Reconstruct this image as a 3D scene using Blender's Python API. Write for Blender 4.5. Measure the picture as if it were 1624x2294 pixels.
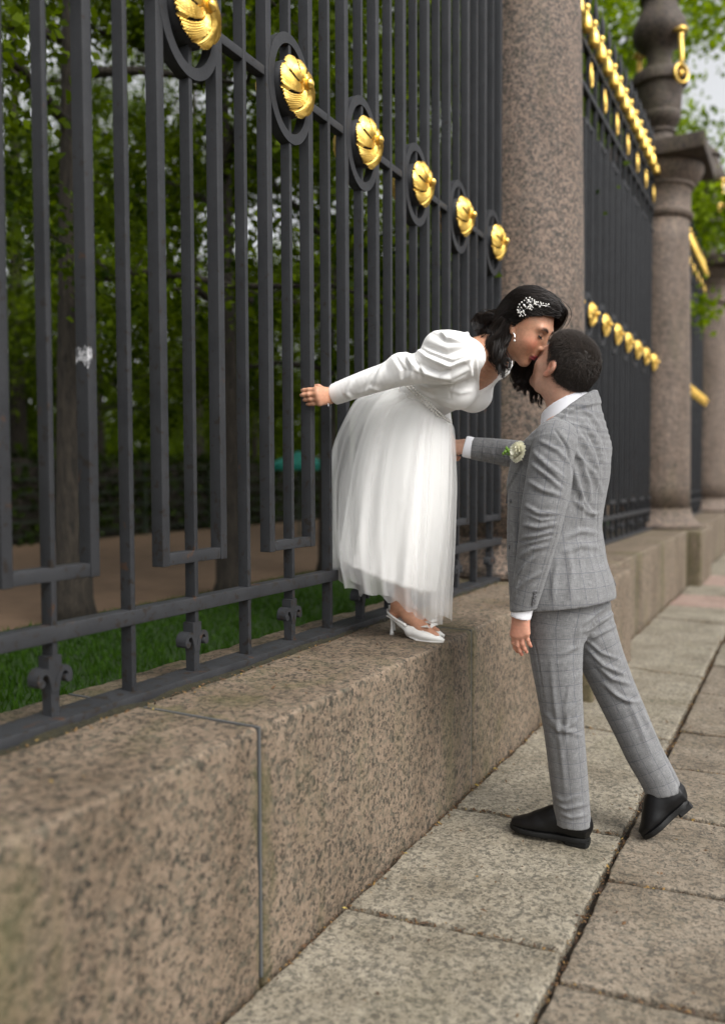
import bpy, math, random
import numpy as np
from mathutils import Matrix, Vector

# ---------------------------------------------------------------- clear
for _o in list(bpy.data.objects):
    bpy.data.objects.remove(_o, do_unlink=True)
SC = bpy.context.scene
COL = SC.collection

# ---------------------------------------------------------------- camera
CAM_H = 1.27
FPX, CX, CY = 1806.67, 812.0, 1147.0            # focal length and centre, in pixels of a 1624 x 2294 frame
YAW, PITCH, ROLL = 0.49999, -0.040284, -0.0038902


def _cam_axes():
    cy, sy = math.cos(YAW), math.sin(YAW)
    fwd = np.array([-sy * math.cos(PITCH), cy * math.cos(PITCH), math.sin(PITCH)])
    right = np.array([cy, sy, 0.0])
    up = np.cross(right, fwd)
    c, s = math.cos(ROLL), math.sin(ROLL)
    return c * right + s * up, -s * right + c * up, fwd


RGT, UPV, FWD = _cam_axes()
CAMP = np.array([0.0, 0.0, CAM_H])
cam_d = bpy.data.cameras.new("camera")
cam = bpy.data.objects.new("camera", cam_d)
COL.objects.link(cam)
cam_d.sensor_fit = 'VERTICAL'
cam_d.sensor_height = 36.0
cam_d.sensor_width = 25.5
cam_d.lens = FPX / 2294 * 36
cam_d.clip_start = 0.05
cam_d.clip_end = 600
cam.matrix_world = Matrix((
    (RGT[0], UPV[0], -FWD[0], 0), (RGT[1], UPV[1], -FWD[1], 0), (RGT[2], UPV[2], -FWD[2], CAM_H), (0, 0, 0, 1)))
cam_d.dof.use_dof = True
cam_d.dof.focus_distance = 2.85
cam_d.dof.aperture_fstop = 1.2
SC.camera = cam

# ---------------------------------------------------------------- world: bright overcast
W = bpy.data.worlds.new("World")
SC.world = W
W.use_nodes = True
_n, _l = W.node_tree.nodes, W.node_tree.links
_n.clear()
_sky = _n.new('ShaderNodeTexSky')
_sky.sky_type = 'NISHITA'
_sky.sun_disc = False
_sky.sun_elevation = math.radians(52)
_sky.sun_rotation = math.radians(112)
_sky.air_density = 1.0
_sky.dust_density = 4.0
_sky.ozone_density = 1.0
_hsv = _n.new('ShaderNodeHueSaturation')
_hsv.inputs['Saturation'].default_value = 0.10
_hsv.inputs['Value'].default_value = 1.0
_bg = _n.new('ShaderNodeBackground')
_bg.inputs['Strength'].default_value = 0.15
_wo = _n.new('ShaderNodeOutputWorld')
_l.new(_sky.outputs[0], _hsv.inputs['Color'])
_l.new(_hsv.outputs[0], _bg.inputs['Color'])
_l.new(_bg.outputs[0], _wo.inputs['Surface'])

# soft sun behind thin cloud, from the street side, a little behind the camera
sun_d = bpy.data.lights.new("sun", 'SUN')
sun_d.energy = 1.15
sun_d.angle = math.radians(35)
sun_d.color = (1.0, 0.96, 0.90)
sun = bpy.data.objects.new("sun", sun_d)
COL.objects.link(sun)
SUN_DIR = Vector((0.62, -0.22, 0.74)).normalized()     # towards the sun
sun.rotation_euler = SUN_DIR.to_track_quat('Z', 'Y').to_euler()
_sky.sun_elevation = math.asin(SUN_DIR.z)
_sky.sun_rotation = math.atan2(SUN_DIR.x, SUN_DIR.y)

SC.render.engine = 'CYCLES'
SC.cycles.use_denoising = True
SC.cycles.max_bounces = 8
SC.cycles.transparent_max_bounces = 24
SC.view_settings.view_transform = 'Standard'
SC.view_settings.look = 'None'
SC.view_settings.exposure = 0.84
SC.view_settings.gamma = 1.0
SC.view_settings.use_curve_mapping = False


# ---------------------------------------------------------------- measuring: photograph pixel -> place
def ray(x, y):
    return RGT * ((x - CX) / FPX) - UPV * ((y - CY) / FPX) + FWD


def at_y(x, y, Y):
    d = ray(x, y)
    return CAMP + d * (Y / d[1])


def at_z(x, y, z):
    d = ray(x, y)
    return CAMP + d * ((z - CAM_H) / d[2])


# ---------------------------------------------------------------- object helpers
def tag(o, label=None, cat=None, group=None, kind=None):
    if label: o['label'] = label
    if cat: o['category'] = cat
    if group: o['group'] = group
    if kind: o['kind'] = kind
    return o


def empty(name, loc=(0, 0, 0), rz=0.0):
    o = bpy.data.objects.new(name, None)
    o.empty_display_size = 0.2
    o.location = loc
    o.rotation_euler = (0, 0, rz)
    COL.objects.link(o)
    return o


def mesh_data(name, V, Fc, mat=None, smooth=False):
    me = bpy.data.meshes.new(name)
    V = np.asarray(V, dtype=np.float32)
    if isinstance(Fc, np.ndarray):
        n, k = Fc.shape
        me.vertices.add(len(V))
        me.vertices.foreach_set('co', V.ravel())
        me.loops.add(n * k)
        me.loops.foreach_set('vertex_index', Fc.astype(np.int32).ravel())
        me.polygons.add(n)
        me.polygons.foreach_set('loop_start', np.arange(0, n * k, k, dtype=np.int32))
        me.polygons.foreach_set('loop_total', np.full(n, k, dtype=np.int32))
        me.update(calc_edges=True)
        me.validate()
    else:
        me.from_pydata([tuple(v) for v in V.tolist()], [], [tuple(f) for f in Fc])
        me.update()
    if mat: me.materials.append(mat)
    if smooth:
        me.polygons.foreach_set('use_smooth', np.ones(len(me.polygons), dtype=bool))
    return me


def obj(name, me, parent=None, loc=None, rot=None, scale=None):
    o = bpy.data.objects.new(name, me)
    COL.objects.link(o)
    if parent is not None: o.parent = parent
    if loc is not None: o.location = loc
    if rot is not None: o.rotation_euler = rot
    if scale is not None: o.scale = scale
    return o


def copy_tree(o, parent=None):
    c = o.copy()
    COL.objects.link(c)
    c.parent = parent
    for ch in o.children:
        copy_tree(ch, c)
    return c


class MB:
    """collects vertices and faces for one mesh"""
    def __init__(s):
        s.V, s.F = [], []

    def add(s, V, F):
        n = len(s.V)
        s.V.extend([tuple(map(float, v)) for v in V])
        s.F.extend([tuple(i + n for i in f) for f in F])
        return s

    def box(s, lo, hi):
        x0, y0, z0 = lo; x1, y1, z1 = hi
        return s.add([(x0, y0, z0), (x1, y0, z0), (x1, y1, z0), (x0, y1, z0), (x0, y0, z1), (x1, y0, z1), (x1, y1, z1), (x0, y1, z1)],
                     [(0, 3, 2, 1), (4, 5, 6, 7), (0, 1, 5, 4), (1, 2, 6, 5), (2, 3, 7, 6), (3, 0, 4, 7)])

    def bbox(s, lo, hi, b):
        """box with chamfered edges"""
        lo = np.array(lo, float); hi = np.array(hi, float)
        V, F = rounded_box(lo, hi, b, (1, 1, 1), 1)
        return s.add(V, F)

    def tube(s, pts, r, n=8, cap=True, flat=None):
        pts = [np.array(p, float) for p in pts]
        rr = r if hasattr(r, '__len__') else [r] * len(pts)
        base = len(s.V)
        u = None
        for i, p in enumerate(pts):
            a = pts[max(i - 1, 0)]; b = pts[min(i + 1, len(pts) - 1)]
            t = b - a; t = t / (np.linalg.norm(t) + 1e-9)
            if u is None:
                u = np.cross(t, (0, 0, 1.0) if abs(t[2]) < 0.9 else (1.0, 0, 0))
            u = u - t * np.dot(u, t); u /= np.linalg.norm(u) + 1e-9
            v = np.cross(t, u)
            for k in range(n):
                q = 2 * math.pi * k / n
                s.V.append(tuple(p + rr[i] * (math.cos(q) * u + math.sin(q) * v)))
        for i in range(len(pts) - 1):
            for k in range(n):
                a = base + i * n + k; b = base + i * n + (k + 1) % n
                s.F.append((a, b, b + n, a + n))
        if cap:
            s.F.append(tuple(base + k for k in range(n))[::-1])
            s.F.append(tuple(base + (len(pts) - 1) * n + k for k in range(n)))
        return s

    def lathe(s, prof, n=48, c=(0, 0, 0)):
        """prof: list of (radius, z)"""
        base = len(s.V)
        for (r, z) in prof:
            for k in range(n):
                q = 2 * math.pi * k / n
                s.V.append((c[0] + r * math.cos(q), c[1] + r * math.sin(q), c[2] + z))
        for i in range(len(prof) - 1):
            for k in range(n):
                a = base + i * n + k; b = base + i * n + (k + 1) % n
                s.F.append((a, b, b + n, a + n))
        s.F.append(tuple(base + k for k in range(n))[::-1])
        s.F.append(tuple(base + (len(prof) - 1) * n + k for k in range(n)))
        return s

    def data(s, name, mat=None, smooth=False):
        return mesh_data(name, np.array(s.V), s.F, mat, smooth)

    def build(s, name, mat, parent=None, smooth=False, **kw):
        return obj(name, s.data(name, mat, smooth), parent, **kw)


def smooth_angle(o, deg=35):
    me = o.data if hasattr(o, 'data') else o
    me.polygons.foreach_set('use_smooth', np.ones(len(me.polygons), dtype=bool))
    try:
        me.set_sharp_from_angle(angle=math.radians(deg))
    except Exception:
        pass
    return o


# --- numpy value noise
def _hash(ix, iy, iz, seed):
    h = (ix * 374761393 + iy * 668265263 + iz * 2147483647 + seed * 144665) & 0xffffffff
    h = ((h ^ (h >> 13)) * 1274126177) & 0xffffffff
    h = (h ^ (h >> 16)) & 0xffffffff
    return h.astype(np.float64) / 4294967295.0


def vnoise(P, scale, seed=0):
    """smooth value noise in -1..1 for points P (n,3)"""
    Q = np.asarray(P, float) * scale
    I = np.floor(Q).astype(np.int64)
    f = Q - I
    f = f * f * (3 - 2 * f)
    out = 0
    for dx in (0, 1):
        wx = f[:, 0] if dx else 1 - f[:, 0]
        for dy in (0, 1):
            wy = f[:, 1] if dy else 1 - f[:, 1]
            for dz in (0, 1):
                wz = f[:, 2] if dz else 1 - f[:, 2]
                out = out + wx * wy * wz * _hash(I[:, 0] + dx, I[:, 1] + dy, I[:, 2] + dz, seed)
    return out * 2 - 1


def rounded_box(lo, hi, r, div, rs=2):
    """rounded box as (V,F): div subdivisions on each axis of the flat part and rs rings on the rounding"""
    lo = np.array(lo, float); hi = np.array(hi, float)

    def axis(a, b, n):
        if rs > 1:
            e = [a + r * (1 - math.cos(math.pi / 2 * i / rs)) for i in range(rs)]
            e2 = [b - r * (1 - math.cos(math.pi / 2 * i / rs)) for i in range(rs)][::-1]
        else:
            e, e2 = [a], [b]
        m = list(np.linspace(a + r, b - r, n + 1))
        return np.array(e + m + e2)
    A = [axis(lo[i], hi[i], div[i]) for i in range(3)]
    idx = {}
    V = []; F = []

    def vid(i, j, k):
        key = (i, j, k)
        if key not in idx:
            idx[key] = len(V)
            V.append((A[0][i], A[1][j], A[2][k]))
        return idx[key]
    N = [len(a) - 1 for a in A]
    for i in range(N[0]):
        for j in range(N[1]):
            F.append((vid(i, j, 0), vid(i, j + 1, 0), vid(i + 1, j + 1, 0), vid(i + 1, j, 0)))
            F.append((vid(i, j, N[2]), vid(i + 1, j, N[2]), vid(i + 1, j + 1, N[2]), vid(i, j + 1, N[2])))
    for i in range(N[0]):
        for k in range(N[2]):
            F.append((vid(i, 0, k), vid(i + 1, 0, k), vid(i + 1, 0, k + 1), vid(i, 0, k + 1)))
            F.append((vid(i, N[1], k), vid(i, N[1], k + 1), vid(i + 1, N[1], k + 1), vid(i + 1, N[1], k)))
    for j in range(N[1]):
        for k in range(N[2]):
            F.append((vid(0, j, k), vid(0, j, k + 1), vid(0, j + 1, k + 1), vid(0, j + 1, k)))
            F.append((vid(N[0], j, k), vid(N[0], j + 1, k), vid(N[0], j + 1, k + 1), vid(N[0], j, k + 1)))
    V = np.array(V)
    C = np.clip(V, lo + r, hi - r)
    d = V - C
    n = np.linalg.norm(d, axis=1, keepdims=True)
    cnt = (np.abs(d) > 1e-9).sum(axis=1)
    V = np.where((cnt >= 2)[:, None], C + d / np.maximum(n, 1e-9) * r, V)
    if rs == 1:                       # chamfer: pull edge points
        V = V
    return V, F


# ---------------------------------------------------------------- material helpers
class NT:
    def __init__(s, name):
        s.m = bpy.data.materials.new(name)
        s.m.use_nodes = True
        s.t = s.m.node_tree
        s.b = s.t.nodes['Principled BSDF']
        s.out = s.t.nodes['Material Output']

    def n(s, typ, **kw):
        nd = s.t.nodes.new(typ)
        for k, v in kw.items():
            if k in nd.inputs:
                nd.inputs[k].default_value = v
            else:
                setattr(nd, k, v)
        return nd

    def l(s, a, b):
        s.t.links.new(a, b)

    def val(s, key, v):
        s.b.inputs[key].default_value = v

    def ramp(s, fac, stops, interp='LINEAR'):
        r = s.n('ShaderNodeValToRGB')
        r.color_ramp.interpolation = interp
        el = r.color_ramp.elements
        while len(el) < len(stops): el.new(0.5)
        for e, (p, c) in zip(el, stops):
            e.position = p
            e.color = (c[0], c[1], c[2], 1) if hasattr(c, '__len__') else (c, c, c, 1)
        s.l(fac, r.inputs[0])
        return r.outputs[0]

    def mix(s, fac, a, b, mode='MIX'):
        m = s.n('ShaderNodeMix', data_type='RGBA', blend_type=mode)
        for sock, v in ((m.inputs[0], fac), (m.inputs[6], a), (m.inputs[7], b)):
            if hasattr(v, 'is_linked') or hasattr(v, 'links'):
                s.l(v, sock)
            elif hasattr(v, '__len__'):
                sock.default_value = (v[0], v[1], v[2], 1)
            else:
                sock.default_value = v
        return m.outputs[2]

    def math(s, op, a, b=None, c=None):
        m = s.n('ShaderNodeMath', operation=op)
        for i, v in enumerate((a, b, c)):
            if v is None: continue
            if hasattr(v, 'links'):
                s.l(v, m.inputs[i])
            else:
                m.inputs[i].default_value = v
        return m.outputs[0]

    def noise(s, vec, scale, detail=3, rough=0.55, dist=0.0):
        t = s.n('ShaderNodeTexNoise')
        t.inputs['Scale'].default_value = scale
        t.inputs['Detail'].default_value = detail
        t.inputs['Roughness'].default_value = rough
        t.inputs['Distortion'].default_value = dist
        if vec is not None: s.l(vec, t.inputs['Vector'])
        return t.outputs['Fac']

    def voro(s, vec, scale, feature='F1', rnd=1.0):
        t = s.n('ShaderNodeTexVoronoi', feature=feature)
        t.inputs['Scale'].default_value = scale
        t.inputs['Randomness'].default_value = rnd
        if vec is not None: s.l(vec, t.inputs['Vector'])
        return t

    def pos(s):
        return s.n('ShaderNodeNewGeometry').outputs['Position']

    def bump(s, h, strength=0.3, dist=0.01):
        b = s.n('ShaderNodeBump')
        b.inputs['Strength'].default_value = strength
        b.inputs['Distance'].default_value = dist
        s.l(h, b.inputs['Height'])
        s.l(b.outputs[0], s.b.inputs['Normal'])
        return b

    def base(s, c):
        if hasattr(c, 'links'):
            s.l(c, s.b.inputs['Base Color'])
        else:
            s.b.inputs['Base Color'].default_value = (c[0], c[1], c[2], 1)


def simple_mat(name, c, rough=0.6, metal=0.0, spec=None):
    k = NT(name)
    k.base(c)
    k.val('Roughness', rough)
    k.val('Metallic', metal)
    if spec is not None: k.val('Specular IOR Level', spec)
    return k.m


def granite_mat(name, light, mid, grey, dark, scale=1.0, dirt=0.35, moss=0.35, darkness=0.45, streak=False, bump=0.35, crowd=(0.20, 1.5), joints=()):
    """coarse speckled granite: feldspar grains, grey quartz, black mica clusters, weather stains"""
    k = NT(name)
    p = k.pos()
    # wobble the coordinates so that grains are not clean polygons
    wob = k.n('ShaderNodeTexNoise'); wob.inputs['Scale'].default_value = 60 * scale; wob.inputs['Detail'].default_value = 2
    k.l(p, wob.inputs['Vector'])
    va = k.n('ShaderNodeVectorMath', operation='MULTIPLY_ADD')
    k.l(wob.outputs['Color'], va.inputs[0]); va.inputs[1].default_value = (0.012 / scale,) * 3
    k.l(p, va.inputs[2])
    pw = va.outputs[0]
    v1 = k.voro(pw, 52 * scale)
    cell = k.n('ShaderNodeSeparateColor'); k.l(v1.outputs['Color'], cell.inputs[0])
    col = k.ramp(cell.outputs[0], [(0.0, mid), (0.35, light), (0.6, mid), (0.8, grey), (1.0, light)])
    v2 = k.voro(pw, 26 * scale)
    cell2 = k.n('ShaderNodeSeparateColor'); k.l(v2.outputs['Color'], cell2.inputs[0])
    ov = k.math('MULTIPLY', k.ramp(v2.outputs['Distance'], [(0.30, 1.0), (0.48, 0.0)]), k.ramp(cell2.outputs[1], [(0.45, 0.0), (0.55, 1.0)]))
    col = k.mix(k.math('MULTIPLY', ov, 0.75), col, light)
    # black mica and hornblende: single small grains, crowding together in places
    v3 = k.voro(pw, 118 * scale)
    c3 = k.n('ShaderNodeSeparateColor'); k.l(v3.outputs['Color'], c3.inputs[0])
    v4 = k.voro(pw, 60 * scale)
    c4 = k.n('ShaderNodeSeparateColor'); k.l(v4.outputs['Color'], c4.inputs[0])
    big = k.noise(p, 20 * scale, 3, 0.6)
    thr = k.math('ADD', crowd[0], k.math('MULTIPLY', k.math('SUBTRACT', big, 0.5), crowd[1]))
    g1 = k.ramp(k.math('SUBTRACT', thr, c3.outputs[1]), [(0.0, 0.0), (0.06, 1.0)])
    g2 = k.ramp(k.math('SUBTRACT', k.math('MULTIPLY', thr, 0.75), c4.outputs[2]), [(0.0, 0.0), (0.06, 1.0)])
    mk = k.math('MAXIMUM', g1, g2)
    mk = k.math('MULTIPLY', mk, k.math('SUBTRACT', 1.0, k.math('MULTIPLY', ov, 0.7)))
    col = k.mix(k.math('MULTIPLY', mk, darkness), col, dark)
    film = k.ramp(k.noise(p, 42 * scale, 3, 0.6), [(0.42, 0.0), (0.68, 1.0)])
    col = k.mix(k.math('MULTIPLY', film, 0.45), col, k.mix(1.0, col, grey, 'MIX'))
    fine = k.noise(p, 320 * scale, 2, 0.6)
    col = k.mix(0.55, col, k.mix(1.0, col, k.ramp(fine, [(0.3, 0.45), (0.7, 1.5)]), 'MULTIPLY'))
    # stains
    st = k.n('ShaderNodeMapping'); k.l(p, st.inputs[0])
    st.inputs['Scale'].default_value = (1.0, 1.0, 0.35 if streak else 1.0)
    d1 = k.ramp(k.noise(st.outputs[0], 3.2, 5, 0.62), [(0.42, 0.0), (0.72, 1.0)])
    col = k.mix(k.math('MULTIPLY', d1, dirt), col, k.mix(1.0, col, (0.34, 0.29, 0.22), 'MULTIPLY'))
    d2 = k.ramp(k.noise(st.outputs[0], 2.1, 5, 0.65, 0.3), [(0.52, 0.0), (0.70, 1.0)])
    col = k.mix(k.math('MULTIPLY', d2, moss), col, (0.10, 0.095, 0.035))
    # green growth creeping out of the wet joints
    if joints:
        sp = k.n('ShaderNodeSeparateXYZ'); k.l(p, sp.inputs[0])
        gn = k.math('ADD', k.math('MULTIPLY', k.math('SUBTRACT', k.noise(st.outputs[0], 6.0, 5, 0.65, 0.8), 0.5), 2.2), 0.45)
        for (yj, wj) in joints:
            dj = k.math('ABSOLUTE', k.math('SUBTRACT', sp.outputs['Y'], yj))
            f = k.math('SUBTRACT', k.math('ADD', gn, 0.12), k.math('DIVIDE', dj, wj))
            col = k.mix(k.math('MULTIPLY', k.ramp(f, [(0.30, 0.0), (0.62, 1.0)]), 0.6), col, (0.080, 0.072, 0.030))
    k.base(col)
    k.val('Roughness', 0.72)
    k.val('Specular IOR Level', 0.35)
    h = k.math('ADD', k.math('MULTIPLY', k.noise(p, 130, 4, 0.65), 1.0), k.math('MULTIPLY', k.noise(p, 28, 3, 0.6), 1.2))
    k.bump(h, bump, 0.006)
    return k.m
# ================================================================ MATERIALS OF THE PLACE
M = {}
M['wall'] = granite_mat('wall_granite', (0.245, 0.182, 0.130), (0.170, 0.126, 0.088), (0.100, 0.088, 0.064), (0.010, 0.010, 0.009), 1.45, 0.65, 0.5, 0.78, True, 0.65, (0.20, 1.15), ((1.64, 0.14), (3.12, 0.20), (4.6, 0.3), (6.88, 0.3), (8.235, 0.4), (10.13, 0.5)))
M['column'] = granite_mat('column_granite', (0.240, 0.172, 0.132), (0.170, 0.120, 0.091), (0.118, 0.100, 0.081), (0.022, 0.021, 0.020), 1.15, 0.5, 0.2, 0.85, True, 0.2, (0.36, 0.8))
M['urn'] = granite_mat('urn_granite', (0.135, 0.100, 0.080), (0.100, 0.074, 0.058), (0.070, 0.060, 0.050), (0.016, 0.015, 0.014), 1.0, 0.8, 0.35, 0.8, True, 0.3, (0.34, 1.0))
M['slab'] = granite_mat('slab_granite', (0.320, 0.284, 0.218), (0.240, 0.211, 0.159), (0.160, 0.145, 0.114), (0.026, 0.025, 0.022), 1.45, 0.6, 0.15, 0.6, False, 0.65, (0.26, 0.9))
M['slab_pink'] = granite_mat('slab_pink_granite', (0.272, 0.224, 0.168), (0.203, 0.164, 0.121), (0.140, 0.124, 0.097), (0.026, 0.024, 0.021), 1.45, 0.6, 0.12, 0.6, False, 0.65, (0.26, 0.9))
M['slab_red'] = granite_mat('slab_red_granite', (0.36, 0.25, 0.205), (0.28, 0.19, 0.155), (0.22, 0.17, 0.145), (0.05, 0.036, 0.032), 1.35, 0.4, 0.08, 0.5, False, 0.4)


def iron_mat():
    k = NT('painted_iron')
    p = k.pos()
    n1 = k.noise(p, 9, 4, 0.6)
    col = k.ramp(n1, [(0.3, (0.020, 0.021, 0.0235)), (0.7, (0.030, 0.031, 0.034))])
    # rust where the paint has blistered, mostly on the low parts
    sep = k.n('ShaderNodeSeparateXYZ'); k.l(p, sep.inputs[0])
    low = k.n('ShaderNodeMapRange'); k.l(sep.outputs['Z'], low.inputs[0])
    low.inputs[1].default_value = 0.6; low.inputs[2].default_value = 2.2; low.inputs[3].default_value = 0.06; low.inputs[4].default_value = -0.02
    spots = k.math('ADD', k.noise(p, 38, 4, 0.6, 0.4), low.outputs[0])
    rk = k.ramp(spots, [(0.615, 0.0), (0.66, 1.0)])
    col = k.mix(k.math('MULTIPLY', rk, 0.8), col, (0.018, 0.013, 0.009))
    rk2 = k.ramp(k.math('ADD', k.noise(p, 15, 4, 0.6, 0.3), low.outputs[0]), [(0.69, 0.0), (0.74, 1.0)])
    col = k.mix(k.math('MULTIPLY', rk2, 0.8), col, (0.060, 0.030, 0.015))
    k.base(col)
    k.val('Roughness', 0.60)
    k.val('Specular IOR Level', 0.26)
    h = k.math('ADD', k.noise(p, 260, 3, 0.6), k.math('MULTIPLY', k.noise(p, 45, 3, 0.6), 0.8))
    k.bump(h, 0.28, 0.004)
    return k.m


M['iron'] = iron_mat()


def gold_mat():
    k = NT('gilding')
    p = k.pos()
    col = k.ramp(k.noise(p, 22, 3), [(0.3, (0.80, 0.50, 0.10)), (0.7, (0.97, 0.68, 0.20))])
    k.base(col)
    k.val('Metallic', 1.0)
    k.l(k.ramp(k.noise(p, 60, 3), [(0.3, 0.28), (0.7, 0.44)]), k.b.inputs['Roughness'])
    return k.m


M['gold'] = gold_mat()
M['lead'] = simple_mat('lead_joint', (0.075, 0.078, 0.08), 0.6)


def dirt_mat(name, a, b, scale=25):
    k = NT(name)
    p = k.pos()
    k.base(k.ramp(k.noise(p, scale, 5, 0.7), [(0.3, a), (0.7, b)]))
    k.val('Roughness', 0.95)
    k.bump(k.noise(p, scale * 3, 4, 0.7), 0.7, 0.01)
    return k.m


M['soil'] = dirt_mat('joint_soil', (0.014, 0.010, 0.006), (0.042, 0.029, 0.017))
M['moss'] = dirt_mat('moss', (0.010, 0.009, 0.004), (0.028, 0.024, 0.008), 60)
M['sand'] = dirt_mat('path_sand', (0.085, 0.050, 0.027), (0.125, 0.076, 0.042), 3)
M['lawn'] = dirt_mat('lawn_soil', (0.012, 0.030, 0.004), (0.022, 0.050, 0.006), 5)


def leaf_mat(name, a, b, trans=0.35):
    k = NT(name)
    at = k.n('ShaderNodeAttribute'); at.attribute_name = 'tint'
    col = k.ramp(at.outputs['Fac'], [(0.0, a), (1.0, b)])
    k.base(col)
    k.val('Roughness', 0.6)
    k.val('Specular IOR Level', 0.10)
    tr = k.n('ShaderNodeBsdfTranslucent')
    k.l(k.mix(1.0, col, (1.5, 1.5, 0.5), 'MULTIPLY'), tr.inputs[0])
    mx = k.n('ShaderNodeMixShader'); mx.inputs[0].default_value = trans
    k.l(k.b.outputs[0], mx.inputs[1]); k.l(tr.outputs[0], mx.inputs[2])
    k.l(mx.outputs[0], k.out.inputs[0])
    return k.m


M['leaf'] = leaf_mat('lime_leaf', (0.014, 0.030, 0.001), (0.105, 0.155, 0.002), 0.45)
M['leaf_fresh'] = leaf_mat('fresh_leaf', (0.060, 0.105, 0.002), (0.200, 0.280, 0.008), 0.5)
M['leaf_dark'] = leaf_mat('hedge_leaf', (0.008, 0.016, 0.002), (0.026, 0.042, 0.004), 0.2)
M['grass'] = leaf_mat('grass_blade', (0.014, 0.045, 0.003), (0.040, 0.090, 0.006), 0.3)


def bark_mat():
    k = NT('bark')
    p = k.pos()
    mp = k.n('ShaderNodeMapping'); k.l(p, mp.inputs[0]); mp.inputs['Scale'].default_value = (1, 1, 0.22)
    n = k.noise(mp.outputs[0], 34, 5, 0.65, 0.4)
    k.base(k.ramp(n, [(0.35, (0.008, 0.006, 0.004)), (0.65, (0.040, 0.031, 0.021))]))
    k.val('Roughness', 0.9)
    k.bump(n, 0.9, 0.03)
    return k.m


M['bark'] = bark_mat()
M['teal'] = simple_mat('teal_cloth', (0.0, 0.16, 0.12), 0.7)
M['dark_green'] = simple_mat('trellis_paint', (0.012, 0.022, 0.010), 0.6)

# ================================================================ GROUND
WALL_X = -1.19          # street face of the plinth
WALL_BACK = -1.885
WALL_H = 0.65
FX = -1.655             # centre plane of the railing
PARK_Z = 0.20

g = MB()
g.add([(-220, -120, -0.09), (220, -120, -0.09), (220, 320, -0.09), (-220, 320, -0.09)], [(0, 1, 2, 3)])
tag(g.build('ground', M['soil']), kind='structure')

# ---- street pavement: rows of granite slabs
rng = np.random.default_rng(5)
pav = MB()
pav.add([(-1.30, -3, -0.036), (9, -3, -0.036), (9, 60, -0.036), (-1.30, 60, -0.036)], [(0, 1, 2, 3)])
pavement = tag(pav.build('pavement', M['soil']), kind='structure')


def slab(x0, x1, ya, yb, mat, near, sk0=0.0, sk1=0.0, dz=0.0):
    """one paving slab; sk0/sk1: how much the two cross joints are out of square"""
    div = (26, 26, 1) if near else (5, 5, 1)
    V, F = rounded_box((x0, 0, -0.085), (x1, 1, 0.0), 0.009, div, 3 if near else 2)
    V = V.copy()
    t = (V[:, 0] - x0) / (x1 - x0)
    u = V[:, 1]
    # map unit y range (kept rounding in metres)
    y = np.where(u < 0.5, ya + sk0 * t + u * 1.0, yb + sk1 * t - (1 - u) * 1.0)
    inner = (u > 0.0085) & (u < 0.9915)
    lin = (ya + 0.009 + sk0 * t) + (u - 0.009) / 0.982 * ((yb - 0.009 + sk1 * t) - (ya + 0.009 + sk0 * t))
    y = np.where(inner, lin, y)
    V[:, 1] = y
    seed = int(abs(x0 * 100 + ya * 1000)) % 997
    top = V[:, 2] > -0.03
    nz = vnoise(V, 5.0, seed) * 0.0035 + vnoise(V, 17.0, seed + 1) * 0.0020 + vnoise(V, 45.0, seed + 2) * 0.0010
    V[:, 2] += np.where(top, nz, 0) + dz
    # ragged edges
    ex = np.minimum(V[:, 0] - x0, x1 - V[:, 0]) < 0.02
    ey = (u < 0.02) | (u > 0.98)
    V[:, 0] += np.where(ex, vnoise(V, 9.0, seed + 3) * 0.006 + vnoise(V, 34.0, seed + 4) * 0.003, 0)
    V[:, 1] += np.where(ey, vnoise(V, 9.0, seed + 5) * 0.006 + vnoise(V, 34.0, seed + 6) * 0.003, 0)
    me = mesh_data('paving_slab', V, np.array(F), mat, True)
    return obj('paving_slab', me, pavement)


rowA = [-1.1, -0.05, 1.12, 2.045, 2.885, 4.13, 5.59, 6.80, 7.72, 8.53, 9.4, 10.3, 11.4, 12.3, 13.3, 14.4, 15.4, 16.6, 17.7, 18.9]
skA = {2.045: 0.075, 2.885: 0.045, 5.59: -0.07, 6.80: 0.05, 7.72: -0.08}
rowB = [-1.3, -0.3, 0.75, 1.985, 2.575, 3.17, 3.72, 4.29, 5.1, 5.9, 6.7, 7.5, 8.4, 9.3, 10.2, 11.2, 12.2, 13.2, 14.4, 15.6, 17, 18.6]
skB = {1.985: 0.10, 2.575: 0.08, 3.17: 0.02, 3.72: 0.08}
rowC = [-0.9, 0.2, 1.3, 2.4, 3.4, 4.5, 5.7, 6.9, 8.1, 9.4, 10.6, 12, 13.5, 15, 16.5, 18]
for (x0, x1, row, sk, gx) in ((-1.172, -0.551, rowA, skA, 0.0105), (-0.526, 0.34, rowB, skB, 0.0105), (0.36, 1.25, rowC, {}, 0.008), (1.27, 2.2, [y + .4 for y in rowC], {}, 0.006)):
    for i in range(len(row) - 1):
        ya, yb = row[i], row[i + 1]
        r = rng.random()
        mat = M['slab'] if x0 < -1 else (M['slab_pink'] if r < 0.6 else M['slab'])
        if x0 < -1 and ya in (8.53, 10.3): mat = M['slab_red']
        slab(x0 + rng.uniform(-0.004, 0.004), x1 + rng.uniform(-0.005, 0.005), ya + gx + rng.uniform(0, 0.004), yb - gx - rng.uniform(0, 0.004), mat,
             near=(yb > 1.0 and ya < 6 and x0 < 0.2), sk0=sk.get(ya, 0.0), sk1=sk.get(yb, 0.0), dz=rng.uniform(-0.004, 0.004))

# ---- the carriageway beyond the pavement (to the side of the view)
rd = MB(); rd.add([(2.22, -60, -0.06), (14, -60, -0.06), (14, 200, -0.06), (2.22, 200, -0.06)], [(0, 1, 2, 3)])
tag(rd.build('road', dirt_mat('asphalt', (0.04, 0.04, 0.04), (0.06, 0.06, 0.058), 20)), kind='structure')

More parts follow.
